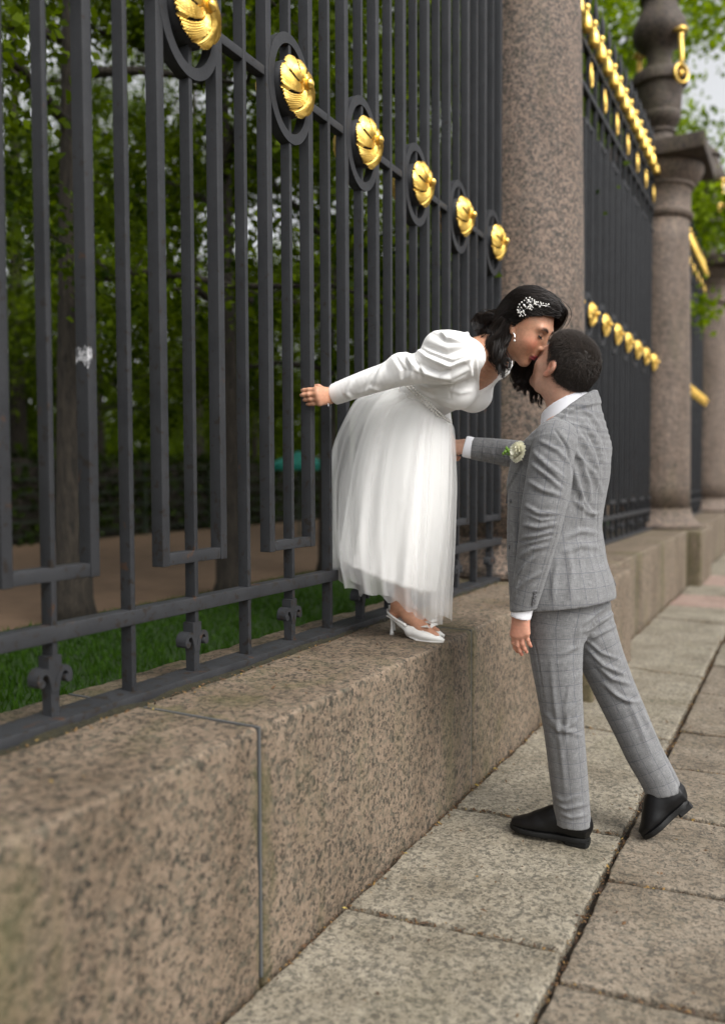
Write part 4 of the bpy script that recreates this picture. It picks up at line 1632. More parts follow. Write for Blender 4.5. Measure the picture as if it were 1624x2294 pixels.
# --- shirt: collar stand and two cuffs
G = Grid((-1.30, 2.5, 0.72), (-0.45, 3.2, 1.66), 0.0045)
ncx = unit(vec(0, 0, 1) + mf * 0.10)
nca = at_y(1265, 900, 2.868)
G.loft([nca - ncx * 0.10, nca - ncx * 0.02, nca + ncx * 0.05], [0.090, 0.0795, 0.076], [0.096, 0.083, 0.079], mL)
G.plane(at_y(1303, 884, 2.868), unit(vec(0, 0, 1) + mf * 0.52))
shirt = part('shirt', G, M['shirt'], groom)
for (pth, r_, A_, e_) in ((armL, 0.0365, mL, 0.055), (armR, 0.041, vec(0, 0, 1), 0.035)):
    c_ = pth[2]
    G = Grid(c_ - 0.14, c_ + 0.14, 0.004)
    G.loft([c_ + (pth[1] - c_) * 0.2, c_ + (c_ - pth[1]) * e_], [r_, r_], [r_ * 0.92, r_ * 0.9], A_)
    part('cuff', G, M['shirt'], shirt)

# --- jacket body
lv = [1372, 1330, 1250, 1180, 1100, 1040, 985, 950, 922, 895, 870]
cxs = [1258, 1254, 1246, 1240, 1247, 1259, 1270, 1276, 1277, 1272, 1268]
aa = [0.205, 0.203, 0.196, 0.184, 0.198, 0.206, 0.188, 0.144, 0.108, 0.094, 0.090]
bb = [0.158, 0.158, 0.154, 0.147, 0.152, 0.148, 0.130, 0.114, 0.101, 0.095, 0.092]
path = [at_y(x, y, 2.86) for x, y in zip(cxs, lv)]
G = Grid((-1.02, 2.45, 0.80), (-0.42, 3.22, 1.62), 0.0045)
G.loft(path, aa, bb, mL, 0.0, 2.25, bend=40)
G.chain([path[7] - vec(0, 0, .01), shL + vec(0.0, 0.02, 0.005)], [0.072, 0.062], 0.05)
G.chain([path[7] - vec(0, 0, .01), shR + vec(0.0, -0.02, 0.0)], [0.070, 0.058], 0.05)
# seat
G.ell(path[1] - mf * 0.055 + vec(0, 0, 0.0), (0.12, 0.17, 0.13), np.stack([mf, mL, vec(0, 0, 1)]), 0.05)
# hollow above the collar for the neck
G.loft([nca - ncx * 0.045, nca - ncx * 0.02, nca + ncx * 0.08], [0.073, 0.0735, 0.075], [0.078, 0.0785, 0.08], mL) if False else None
G.cone(nca - ncx * 0.03, nca + ncx * 0.10, 0.080, 0.085, 0.004, 'sub')
G.plane(at_y(1310, 896, 2.868), unit(vec(0, 0, 1) + mf * 0.80 + mL * 0.30))
# hem: slightly lower at the front
G.plane(at_y(1256, 1352, 2.86), vec(0.13, 0.0, -1.0))
# front opening: the right front edge lies under; show the V of the chest
G.cone(at_y(1186, 930, 2.93) + mf * 0.10, at_y(1146, 1100, 2.90) + mf * 0.10, 0.045, 0.012, 0.01, 'sub')
jacket_strokes = [
    ([(1322, 905), (1346, 1000), (1338, 1120), (1336, 1200), (1350, 1300)], -0.0022, 2.2), ([(1290, 1065), (1300, 1150), (1296, 1240), (1300, 1345)], -0.0020, 2.2), ([(1290, 905), (1262, 930), (1242, 958)], -0.003, 2.5),
    ([(1298, 945), (1330, 1010), (1340, 1060)], 0.004, 5), ([(1310, 930), (1342, 985), (1358, 1030)], 0.003, 5), ([(1290, 1085), (1312, 1130), (1338, 1165)], 0.004, 6),
    ([(1300, 935), (1335, 985), (1352, 1040)], 0.007, 9), ([(1290, 960), (1322, 1010), (1345, 1075)], 0.006, 9),
    ([(1275, 985), (1300, 1030), (1318, 1080), (1322, 1130)], 0.007, 8), ([(1288, 1060), (1300, 1110), (1302, 1165)], 0.008, 8),
    ([(1285, 1010), (1330, 1060), (1350, 1110)], 0.005, 8), ([(1284, 1120), (1320, 1150), (1344, 1150)], 0.005, 7),
    ([(1262, 1205), (1300, 1190), (1342, 1195)], 0.006, 8), ([(1258, 1240), (1300, 1222), (1350, 1228)], 0.005, 9),
    ([(1270, 1225), (1280, 1280), (1276, 1345)], 0.006, 10), ([(1318, 1225), (1326, 1280), (1322, 1340)], 0.005, 11),
    ([(1250, 1250), (1240, 1300), (1238, 1350)], 0.005, 9), ([(1345, 1230), (1352, 1270), (1366, 1320)], 0.006, 8),
    ([(1150, 1140), (1158, 1220), (1152, 1300)], 0.004, 9), ([(1300, 915), (1325, 930), (1345, 960)], 0.004, 6),
    ([(1278, 1040), (1284, 1090), (1276, 1130)], -0.008, 6)]


def jacket_uv(V):
    t = tube_uv(V, path, -mf, 0.165)
    # follow the drape: lines on the back sag a little towards the side seams
    t[:, 1] += 0.012 * np.cos(t[:, 0] * 9.0)
    return t


def jpost(V, Q):
    V = wrinkle(V, Q, 0.0035, 7.0, 3, (1, 1, 0.8))
    V = folds(V, Q, jacket_strokes)
    # collar and lapel: a second thickness of cloth with a clear edge
    N = normals(V, Q); px = pix(V)
    low = np.interp(px[:, 0], [1120, 1150, 1180, 1200, 1240, 1290, 1330, 1345], [1130, 1075, 1020, 990, 950, 918, 908, 906])
    face = (N @ FWD) < 0.35
    up_ = np.clip((low - px[:, 1]) / 2.5, 0, 1) * face
    return V + N * (up_ * 0.006)[:, None]


jacket = part('jacket', G, M['suit'], groom, jacket_uv, jpost)

# left sleeve
sl_path = [at_y(1246, 966, 2.715), at_y(1236, 1010, 2.675), at_y(1231, 1060, 2.65), at_y(1222, 1110, 2.635), at_y(1212, 1170, 2.622), at_y(1200, 1230, 2.622), at_y(1185, 1300, 2.632), at_y(1173, 1356, 2.64), at_y(1169, 1376, 2.642)]
sl_a = [0.045, 0.070, 0.072, 0.070, 0.067, 0.060, 0.053, 0.045, 0.043]
sl_b = [0.050, 0.070, 0.074, 0.075, 0.070, 0.060, 0.052, 0.043, 0.041]
G = Grid((-1.02, 2.42, 0.82), (-0.60, 2.86, 1.60), 0.0045)
G.loft(sl_path, sl_a, sl_b, mL, 0.0, 2.0, bend=36)
G.ell(at_y(1243, 985, 2.69), (0.066, 0.064, 0.062), None, 0.04)
G.plane(at_y(1172, 1368, 2.64), vec(0.12, 0, -1.0))
sl_strokes = [
    ([(1196, 1022), (1230, 1052), (1270, 1088)], 0.004, 5), ([(1176, 1150), (1212, 1166), (1252, 1160)], 0.004, 5), ([(1162, 1222), (1196, 1214), (1238, 1204)], 0.004, 5), ([(1150, 1345), (1160, 1300), (1178, 1262)], 0.004, 5), ([(1262, 1120), (1240, 1215), (1212, 1300), (1200, 1340)], -0.002, 2.4),
    ([(1190, 1010), (1225, 1040), (1268, 1075)], 0.007, 7), ([(1185, 1035), (1220, 1062), (1262, 1098)], 0.006, 7), ([(1205, 985), (1250, 1010), (1280, 1045)], 0.006, 7),
    ([(1178, 1075), (1215, 1098), (1262, 1112)], 0.006, 7), ([(1172, 1130), (1205, 1150), (1256, 1150)], 0.006, 7),
    ([(1168, 1175), (1205, 1182), (1248, 1172)], 0.007, 7), ([(1166, 1205), (1200, 1200), (1240, 1190)], 0.006, 6), ([(1160, 1250), (1190, 1230), (1232, 1222)], 0.005, 7),
    ([(1152, 1300), (1175, 1268), (1196, 1246)], 0.007, 6), ([(1150, 1330), (1180, 1300), (1214, 1280)], 0.005, 7), ([(1240, 960), (1268, 1000), (1284, 1060)], -0.006, 4)]
sleeve = part('sleeve', G, M['suit'], jacket, lambda V: tube_uv(V, sl_path, -mL, 0.066) + vec(0.013, 0.02, 0),
              lambda V, Q: folds(wrinkle(V, Q, 0.0030, 9.0, 8, (1, 1, .7)), Q, sl_strokes))
# right sleeve, reaching to the bride
sr_path = [at_y(1335, 985, 3.02), at_y(1280, 1012, 3.06), at_y(1215, 1028, 3.075), at_y(1150, 1016, 3.05), at_y(1100, 1009, 3.02), at_y(1056, 1004, 2.995)]
G = Grid((-1.32, 2.86, 1.28), (-0.52, 3.22, 1.60), 0.0048)
G.loft(sr_path, [0.06, 0.066, 0.058, 0.053, 0.048, 0.043], [0.066, 0.066, 0.058, 0.053, 0.048, 0.043], vec(0, 0, 1), 0.0, 2.0, bend=30)
sr_strokes = [([(1140, 990), (1125, 1010), (1135, 1035)], 0.006, 5), ([(1110, 985), (1100, 1010), (1108, 1032)], 0.005, 5), ([(1085, 990), (1080, 1010), (1088, 1030)], 0.004, 5), ([(1130, 1040), (1090, 1036), (1060, 1030)], 0.004, 5)]
part('sleeve', G, M['suit'], jacket, lambda V: tube_uv(V, sr_path, vec(0, 1, 0), 0.05), lambda V, Q: folds(wrinkle(V, Q, 0.003, 9.0, 5), Q, sr_strokes))

# buttons on the sleeve, pocket flap, chest pocket and front buttons
def btn(p, n, r=0.0075, par=None):
    k = MB().lathe([(0.001, 0.004), (r * 0.55, 0.004), (r * 0.8, 0.0052), (r, 0.004), (r, 0.0), (r * .9, -0.002)], 14)
    n = unit(n)
    q = Vector(n).to_track_quat('Z', 'Y')
    o = k.build('button', M['button'], par or jacket, True)
    o.location = p; o.rotation_mode = 'QUATERNION'; o.rotation_quaternion = q
    return o


def on_surface(o, x, y, lift=0.0):
    """point of a garment seen at that photograph pixel, and its normal"""
    me = o.data
    V = np.empty(len(me.vertices) * 3, np.float32); me.vertices.foreach_get('co', V); V = V.reshape(-1, 3).astype(float)
    Nn = np.empty(len(me.vertices) * 3, np.float32); me.vertex_normals.foreach_get('vector', Nn); Nn = Nn.reshape(-1, 3).astype(float)
    px = pix(V)
    d = np.hypot(px[:, 0] - x, px[:, 1] - y) + (((V - CAMP) @ FWD) - 2.2) * 3 + np.where(((V - CAMP) * Nn).sum(1) > 0, 500, 0)
    i = int(np.argmin(d))
    return V[i] + Nn[i] * lift, Nn[i]


for (x, y) in ((1199, 1327), (1197, 1336), (1195, 1344), (1192, 1352)):
    p, n_ = on_surface(sleeve, x, y, 0.0)
    btn(p, n_, 0.0068, sleeve)
for (x, y) in ((1139, 1121), (1136, 1226)):
    p, n_ = on_surface(jacket, x + 4, y, 0.0)
    btn(p, n_, 0.0075)


def patch(name, o, quad, nu, nv, lift, thick, mat, cloth=True, par=None):
    """flap of cloth lying on a garment: quad of photograph pixels"""
    q = np.array(quad, float)
    Vp = []
    for j in range(nv + 1):
        for i in range(nu + 1):
            a, b = i / nu, j / nv
            xy = (q[0] * (1 - a) + q[1] * a) * (1 - b) + (q[3] * (1 - a) + q[2] * a) * b
            p, n_ = on_surface(o, xy[0], xy[1], lift)
            Vp.append(p)
    Fp = [(j * (nu + 1) + i, j * (nu + 1) + i + 1, (j + 1) * (nu + 1) + i + 1, (j + 1) * (nu + 1) + i) for j in range(nv) for i in range(nu)]
    oo = obj(name, mesh_data(name, np.array(Vp), Fp, mat, True), par or o)
    if cloth: set_attr(oo.data, 'cloth', jacket_uv(np.array(Vp)))
    m_ = oo.modifiers.new('thick', 'SOLIDIFY'); m_.thickness = thick; m_.offset = 0
    return oo


patch('pocket_flap', jacket, [(1153, 1217), (1172, 1219), (1171, 1243), (1152, 1240)], 4, 4, 0.004, 0.004, M['suit'])

# back vent: the far flap of the skirt of the jacket stands away
vt = MB()
v0, v1_, v2_ = at_y(1354, 1250, 2.98), at_y(1380, 1312, 2.99), at_y(1352, 1318, 2.985)
vt.add([v0, v1_, v2_, v0 + vec(-.01, .03, 0), v1_ + vec(-.012, .05, 0), v2_ + vec(-.02, .05, 0)], [(0, 1, 2), (3, 5, 4), (0, 3, 4, 1), (1, 4, 5, 2), (2, 5, 3, 0)])
vo = vt.build('vent_flap', M['suit'], jacket)
set_attr(vo.data, 'cloth', jacket_uv(np.array(vt.V)))
vt = MB(); w0, w1, w2 = at_y(1361, 1272, 2.955), at_y(1376, 1312, 2.972), at_y(1366, 1302, 2.968)
vt.add([w0, w1, w2, w0 + vec(0, .008, 0), w1 + vec(0, .008, 0), w2 + vec(0, .008, 0)], [(0, 1, 2), (3, 5, 4), (0, 3, 4, 1), (1, 4, 5, 2), (2, 5, 3, 0)])
vt.build('vent_lining', M['lining'], jacket)

# the far front of the jacket: its dark inside edge shows beyond the chest
vt = MB(); lp = [(1162, 1020), (1150, 1050), (1137, 1092), (1132, 1128), (1142, 1128), (1160, 1080)]
fr_ = [at_y(x, y, 2.93) for x, y in lp]; bk_ = [p + vec(0.0, 0.006, 0) for p in fr_]
vt.add(fr_ + bk_, [tuple(range(6)), tuple(range(6, 12))[::-1]] + [(i, 6 + i, 6 + (i + 1) % 6, (i + 1) % 6) for i in range(6)])
vt.build('front_facing', M['lining'], jacket)

# --- trousers
G = Grid((-0.98, 2.55, 0.05), (-0.24, 3.18, 0.98), 0.0050)
tl = [at_y(1250, 1330, 2.80), at_y(1241, 1400, 2.785), at_y(1245, 1480, 2.77), at_y(1254, 1560, 2.762), at_y(1264, 1640, 2.762), at_y(1271, 1720, 2.768), at_y(1279, 1800, 2.775), at_y(1283, 1866, 2.78)]
trr = [at_y(1292, 1330, 2.92), at_y(1318, 1400, 2.93), at_y(1344, 1470, 2.945), at_y(1374, 1540, 2.965), at_y(1407, 1610, 2.97), at_y(1442, 1690, 2.968), at_y(1474, 1745, 2.966), at_y(1496, 1796, 2.965)]
G.loft(tl, [0.090, 0.092, 0.082, 0.070, 0.063, 0.058, 0.056, 0.0575], [0.115, 0.105, 0.090, 0.077, 0.070, 0.066, 0.063, 0.064], mL, 0.0, 2.0, bend=34)
G.loft(trr, [0.090, 0.090, 0.082, 0.070, 0.064, 0.060, 0.058, 0.060], [0.105, 0.090, 0.082, 0.074, 0.069, 0.066, 0.064, 0.066], mL, 0.022, 2.0, bend=34)
pel = [at_y(1256, 1290, 2.86), at_y(1258, 1350, 2.86), at_y(1272, 1400, 2.865), at_y(1285, 1432, 2.865)]
G.loft(pel, [0.175, 0.178, 0.15, 0.09], [0.135, 0.142, 0.125, 0.075], mL, 0.03)


def hem_cut(c, n, rad):
    c = np.asarray(c); n = unit(n)
    G.put(lambda X, Y, Z: (X - c[0]) * n[0] + (Y - c[1]) * n[1] + (Z - c[2]) * n[2] + 0 * (X + Y + Z), c - rad, c + rad, 0.0, 'max')


hem_cut(at_y(1283, 1846, 2.78), vec(0.03, 0, -1.0), vec(0.13, 0.13, 0.05))
hem_cut(at_y(1487, 1777, 2.965), unit(trr[-1] - trr[-3]) + vec(-0.12, 0, -0.25), vec(0.125, 0.13, 0.06))
tro_strokes = [
    ([(1186, 1380), (1205, 1480), (1222, 1600)], -0.0025, 2.5), ([(1305, 1425), (1345, 1462), (1392, 1480)], 0.005, 5), ([(1216, 1610), (1255, 1640), (1300, 1636)], 0.004, 5), ([(1300, 1500), (1275, 1540), (1262, 1600)], 0.004, 6), ([(1470, 1660), (1498, 1720), (1520, 1765)], -0.002, 2.5),
    ([(1362, 1545), (1400, 1570), (1440, 1572)], 0.005, 5), ([(1250, 1820), (1280, 1832), (1318, 1824)], 0.004, 5),
    ([(1380, 1370), (1340, 1395), (1304, 1420)], 0.007, 6), ([(1382, 1400), (1345, 1418), (1306, 1440)], 0.006, 6), ([(1378, 1345), (1338, 1372), (1302, 1402)], 0.005, 6),
    ([(1312, 1450), (1350, 1490), (1400, 1512)], 0.008, 7), ([(1325, 1480), (1370, 1520), (1418, 1535)], 0.007, 7), ([(1345, 1525), (1385, 1560), (1430, 1580)], 0.006, 7),
    ([(1300, 1400), (1290, 1450), (1250, 1470)], 0.005, 7), ([(1298, 1560), (1270, 1600), (1262, 1680)], 0.005, 8), ([(1212, 1590), (1250, 1630), (1304, 1650)], 0.005, 8),
    ([(1300, 1600), (1280, 1625), (1240, 1640)], 0.005, 6), ([(1245, 1800), (1268, 1812), (1318, 1800)], 0.006, 6), ([(1240, 1780), (1260, 1795), (1300, 1780)], 0.004, 6),
    ([(1420, 1545), (1440, 1600), (1485, 1690)], 0.005, 6), ([(1395, 1540), (1425, 1610), (1460, 1700)], 0.004, 9), ([(1232, 1470), (1240, 1560), (1256, 1680), (1266, 1780)], 0.0035, 7)]
cutL = (at_y(1283, 1848, 2.78), unit(tl[-1] - tl[-2])); cutR = (at_y(1488, 1778, 2.965), unit(trr[-1] - trr[-2] + vec(0.06, 0, 0)))


def trouser_uv(V):
    a = tube_uv(V, tl, -mL, 0.075); b = tube_uv(V, trr, -mL, 0.075) + vec(0.021, 0.008, 0)
    da, _ = polydist(V, tl); db, _ = polydist(V, trr)
    return np.where((da < db)[:, None], a, b)


trousers = part('trousers', G, M['suit'], groom, trouser_uv, lambda V, Q: folds(wrinkle(V, Q, 0.0035, 6.5, 12, (1, 1, .7)), Q, tro_strokes))


# --- shoes
def shoe(heel, toe_dir, up, length, side, raise_toe=0.0, name='shoe'):
    """black lace-up: heel point on the sole, direction to the toe, up"""
    d = unit(toe_dir); u = unit(np.asarray(up) - d * (np.asarray(up) @ d)); w = np.cross(d, u)
    P = lambda a, b, c: heel + d * a * length + w * b + u * c
    lo = heel - 0.36; hi = heel + 0.36
    G = Grid(lo, hi, 0.0042)
    Mx = np.stack([d, w, u])
    G.ell(P(0.15, 0, 0.052), (0.055, 0.036, 0.052), Mx)
    G.loft([P(0.15, 0, 0.05), P(0.17, 0, 0.100)], [0.033, 0.030], [0.042, 0.034], w, 0.02)
    G.loft([P(0.10, 0, 0.040), P(0.40, 0, 0.044), P(0.62, 0, 0.034), P(0.82, 0, 0.026), P(0.97, 0, 0.020)], [0.034, 0.037, 0.046, 0.042, 0.022], [0.036, 0.044, 0.034, 0.024, 0.014], w, 0.02, cap=(0.02, 0.004))
    G.chain([P(0.26, 0, 0.085), P(0.44, 0, 0.068), P(0.62, 0, 0.046)], [0.028, 0.027, 0.026], 0.03)
    G.plane(P(0, 0, 0.012), -u)
    V, Q = G.mesh(); V = relax(V, Q, 1, .5)
    o = body_obj(name, V, Q, M['leather'], groom)
    # sole with a heel block
    ol = []
    for i in range(40):
        a = 2 * math.pi * i / 40
        t = 0.5 - 0.5 * math.cos(a)
        wd = np.interp(t, [0, 0.04, 0.15, 0.4, 0.65, 0.85, 0.96, 1.0], [0.012, 0.028, 0.038, 0.037, 0.050, 0.044, 0.024, 0.010])
        ol.append((t * 1.02 - 0.01, math.copysign(wd, math.sin(a)) if abs(math.sin(a)) > 1e-6 else 0.0))
    Vs = []
    for zz, g in ((0.016, 1.0), (0.012, 1.03), (0.003, 1.03), (-0.001, 1.0)):
        for (a, b) in ol: Vs.append(P(a, b * g, zz + 0.004 * max(0, a - .75)))
    nO = 40
    Fs = [(r * nO + i, r * nO + (i + 1) % nO, (r + 1) * nO + (i + 1) % nO, (r + 1) * nO + i) for r in range(3) for i in range(nO)]
    Fs += [tuple(range(nO))[::-1], tuple(3 * nO + i for i in range(nO))]
    sm = MB(); sm.add(Vs, Fs)
    hb = []
    for zz in (0.004, -0.014):
        for (a, b) in [(-0.012, -0.02), (0.02, -0.034), (0.26, -0.036), (0.29, -0.03), (0.29, 0.03), (0.26, 0.036), (0.02, 0.034), (-0.012, 0.02)]:
            hb.append(P(a, b, zz))
    sm.add(hb, [tuple(range(8))[::-1], tuple(range(8, 16))] + [(i, (i + 1) % 8, 8 + (i + 1) % 8, 8 + i) for i in range(8)])
    so = smooth_angle(sm.build('sole', M['rubber'], o), 40)
    lc = MB()
    for t in (0.36, 0.42, 0.48):
        z0 = np.interp(t, [0.26, 0.44, 0.62], [0.114, 0.096, 0.073])
        lc.tube([P(t, -0.018, z0 - 0.006), P(t + .01, 0, z0 + 0.001), P(t + .02, 0.018, z0 - 0.006)], 0.0025, 6)
    lc.tube([P(0.36, 0, 0.108), P(0.34, 0.02 * side, 0.116), P(0.39, 0.034 * side, 0.098), P(0.43, 0.040 * side, 0.078)], 0.0024, 6)
    lc.tube([P(0.36, 0, 0.108), P(0.32, 0.016 * side, 0.122), P(0.35, 0.028 * side, 0.108), P(0.37, 0, 0.106)], 0.0024, 6)
    lc.build('lace', M['leather'], o, True)
    return o


hl = at_z(1313, 1893, 0.014)
tl_ = at_z(1143, 1858, 0.014)
shoe(vec(hl[0], hl[1] + 0.035, 0.014), vec(tl_[0] - hl[0], tl_[1] - hl[1] - 0.01, 0), (0, 0, 1), 0.275, 1)
# rear shoe stands on its toe, heel lifted
toe = at_z(1452, 1882, 0.012); toe[1] += 0.02
heelp = at_y(1541, 1796, 2.975)
shoe(heelp, toe - heelp + vec(0, 0, 0.01), unit(vec(-0.66, -0.08, 0.72)), np.linalg.norm(toe - heelp) + 0.015, 1)

# --- hair: cap of short hair with real strands
def hairline(L):
    """>0 where hair grows (head coordinates)"""
    F_, R_, U_ = L[:, 0], np.abs(L[:, 1]), L[:, 2]
    front = np.interp(F_, [-0.12, -0.045, -0.020, 0.000, 0.012, 0.020, 0.045, 0.075, 0.12], [-0.062, -0.060, -0.022, 0.022, -0.008, 0.004, 0.034, 0.062, 0.075])
    return U_ - front


G = Grid(MH.O - 0.17, MH.O + 0.17, 0.0034)
G.ell(h.p(-0.015, 0, 0.036), (0.1015, 0.081, 0.0995), h.M)
G.ell(h.p(-0.052, 0, -0.018), (0.054, 0.058, 0.050), h.M, 0.03)
G.ell(h.p(0.034, 0, 0.072), (0.060, 0.064, 0.044), h.M, 0.03)
V, Q = G.mesh()
keep = hairline(h.loc(V)) > 0.010
fk = keep[Q].all(axis=1)
Qk = Q[fk]
used = np.unique(Qk); mp = np.full(len(V), -1); mp[used] = np.arange(len(used))
hc = body_obj('hair', V[used], mp[Qk], M['hair_m'], groom)
set_attr(hc.data, 'tint', np.full(len(used), 0.15), 'FLOAT')
rg = np.random.default_rng(2)
Nn = normals(V, Q)
cand = np.where(hairline(h.loc(V)) > 0)[0]
pick = rg.choice(cand, 19000)
R0 = V[pick] + rg.normal(0, 0.0016, (19000, 3))
Lr = h.loc(R0)
flow = np.outer(np.ones(19000), -h.U * 0.55 - h.F * 0.15)
topf = np.clip((Lr[:, 2] - 0.06) / 0.06, 0, 1)[:, None]
flow = flow * (1 - topf) + topf * (h.F * 0.5 + h.R * 0.1)
dirn = Nn[pick] * 0.42 + flow * 0.9 + rg.normal(0, 0.12, (19000, 3))
dirn /= np.linalg.norm(dirn, axis=1, keepdims=True)
ln = np.interp(Lr[:, 2], [-0.06, 0.0, 0.06, 0.12], [0.003, 0.006, 0.010, 0.013]) * rg.uniform(0.7, 1.2, 19000)
tt = np.linspace(0, 1, 4)
cur = R0[:, None, :] + dirn[:, None, :] * (ln[:, None] * tt)[:, :, None] + flow[:, None, :] * (ln[:, None] * 0.35 * tt ** 2)[:, :, None]
strands('hair_strands', None, cur, rg.uniform(0.0004, 0.0007, 19000), np.clip(rg.normal(0.45, 0.3, 19000), 0, 1), M['hair_m'], hc)

# --- boutonniere: white carnation with green buds, pinned to the chest pocket
bt = empty('boutonniere', at_y(1163, 1013, 2.675)); tag(bt, 'white carnation buttonhole with green buds on the grey jacket', 'flower')
bt.scale = (1.22, 1.22, 1.22)
c0 = vec(0, 0, 0)
fl = MB()
rb = np.random.default_rng(6)
fdir = unit(vec(-0.55, -0.80, 0.20)); fu = unit(np.cross(fdir, vec(0, 0, 1))); fv = np.cross(fdir, fu)
for ring_i, (nR, rad_, tilt, ln_) in enumerate(((11, 0.006, 0.15, 0.024), (11, 0.009, 0.5, 0.025), (10, 0.010, 0.85, 0.026), (9, 0.010, 1.25, 0.027))):
    for i in range(nR):
        a = 2 * math.pi * (i + rb.random() * 0.6) / nR
        rd_ = fu * math.cos(a) + fv * math.sin(a)
        ax_ = fdir * math.cos(tilt) + rd_ * math.sin(tilt)
        sd = np.cross(ax_, rd_); sd = unit(np.cross(fdir, rd_))
        b0_ = c0 + rd_ * 0.004
        nu = 7
        Vp = []
        for j, w_ in ((0, 0.2), (1, 0.7), (2, 1.0), (3, 1.05)):
            for q in range(nu):
                s2 = (q / (nu - 1) - 0.5) * 2
                ruf = 0.0022 * math.sin(q * 2.6 + i) * (j / 3) + rb.normal(0, 0.0006)
                Vp.append(b0_ + ax_ * (ln_ * j / 3 * (1 - 0.12 * s2 * s2) + (0.0016 * (-1) ** q if j == 3 else 0)) + sd * s2 * 0.013 * w_ + (rd_ * math.cos(tilt) - fdir * math.sin(tilt)) * (ruf + 0.004 * (j / 3) ** 2))
        Fp = [(j * nu + q, j * nu + q + 1, (j + 1) * nu + q + 1, (j + 1) * nu + q) for j in range(3) for q in range(nu - 1)]
        fl.add(Vp, Fp)
fl.build('petals', M['petal'], bt, True)
gb = MB()
for (dx, dz, r_) in ((-0.032, 0.004, 0.0055), (-0.042, 0.001, 0.005), (-0.038, 0.011, 0.0045), (-0.028, -0.004, 0.005), (-0.048, -0.004, 0.004)):
    k = MB().lathe([(0.0005, -r_ * 1.3), (r_ * .8, -r_ * .6), (r_, 0), (r_ * .7, r_ * .8), (0.0005, r_ * 1.4)], 8, (dx * 0.9, dx * 0.25, dz))
    gb.add(k.V, k.F)
    gb.tube([(dx * 0.9, dx * .25, dz), (dx * 0.4, 0.006, dz - 0.006), (0.0, 0.010, -0.012)], 0.0014, 5)
gb.build('buds', M['stem'], bt, True)
# ================================================================ BRIDE
wf = unit(vec(0.97, -0.24, 0))              # where her hips and chest face (before leaning)
WH = Head(at_y(1175, 737, 2.85), (0.989, -0.142, 0), math.radians(-35), 1)
h = WH
Wst = at_y(940, 897, 2.90)                  # waist
Nck = at_y(1104, 786, 2.86)                 # base of the neck
T_ = unit(Nck - Wst); TL = np.linalg.norm(Nck - Wst)
R_ = unit(np.cross(T_, vec(0, 0, 1))) ; R_ = unit(vec(-0.20, -0.98, 0) - T_ * (vec(-0.20, -0.98, 0) @ T_))   # her right, to the camera
F_ = unit(np.cross(R_, T_)); F_ = F_ if F_[2] < 0 else -F_          # chest forward and down


def TP(t, r, f):
    return Wst + T_ * (TL * t) + R_ * r + F_ * f


G = Grid((-1.78, 2.42, 0.63), (-0.74, 3.24, 2.03), 0.0037)
# --- head and face
G.ell(h.p(-0.012, 0, 0.038), (0.092, 0.073, 0.092), h.M)
G.ell(h.p(0.028, 0, -0.002), (0.063, 0.062, 0.086), h.M, 0.03)
G.ell(h.p(0.024, 0, -0.060), (0.056, 0.050, 0.048), h.M, 0.035)
G.ell(h.p(0.066, 0, -0.098), (0.018, 0.020, 0.017), h.M, 0.028)
for s_ in (-1, 1):
    G.ell(h.p(0.056, s_ * 0.036, -0.026), (0.026, 0.024, 0.024), h.M, 0.03)
    G.ell(h.p(0.077, s_ * 0.028, 0.035), (0.010, 0.022, 0.009), h.M, 0.020)
    G.ell(h.p(0.095, s_ * 0.031, 0.017), (0.013, 0.015, 0.010), h.M, 0.012, 'sub')
    G.ell(h.p(0.0765, s_ * 0.031, 0.014), (0.0120, 0.0140, 0.0115), h.M, 0.004)
    eM = np.stack([unit(h.F * 0.94 - h.R * s_ * 0.30), unit(h.R * s_ * 0.94 + h.F * 0.30), h.U])
    G.ell(h.p(-0.008, s_ * 0.072, 0.002), (0.016, 0.0060, 0.027), eM, 0.006)
    G.ell(h.p(-0.006, s_ * 0.080, 0.004), (0.009, 0.0065, 0.014), eM, 0.005, 'sub')
    G.ell(h.p(0.000, s_ * 0.072, -0.024), (0.008, 0.005, 0.009), eM, 0.005)
G.cone(h.p(0.086, 0, 0.024), h.p(0.106, 0, -0.020), 0.0060, 0.0080, 0.014)
G.ell(h.p(0.1085, 0, -0.0235), (0.0095, 0.0095, 0.0085), h.M, 0.008)
for s_ in (-1, 1):
    G.ell(h.p(0.097, s_ * 0.0115, -0.0285), (0.0085, 0.0060, 0.0065), h.M, 0.007)
G.ell(h.p(0.084, 0, -0.047), (0.012, 0.018, 0.014), h.M, 0.016)
G.ell(h.p(0.0905, 0, -0.0605), (0.0090, 0.0215, 0.0052), h.M, 0.005)
G.ell(h.p(0.0885, 0, -0.0715), (0.0095, 0.0180, 0.0062), h.M, 0.005)
G.ell(h.p(0.0995, 0, -0.0660), (0.0075, 0.0170, 0.0014), h.M, 0.002, 'sub')
G.ell(h.p(0.090, 0, -0.0825), (0.008, 0.014, 0.0045), h.M, 0.008, 'sub')
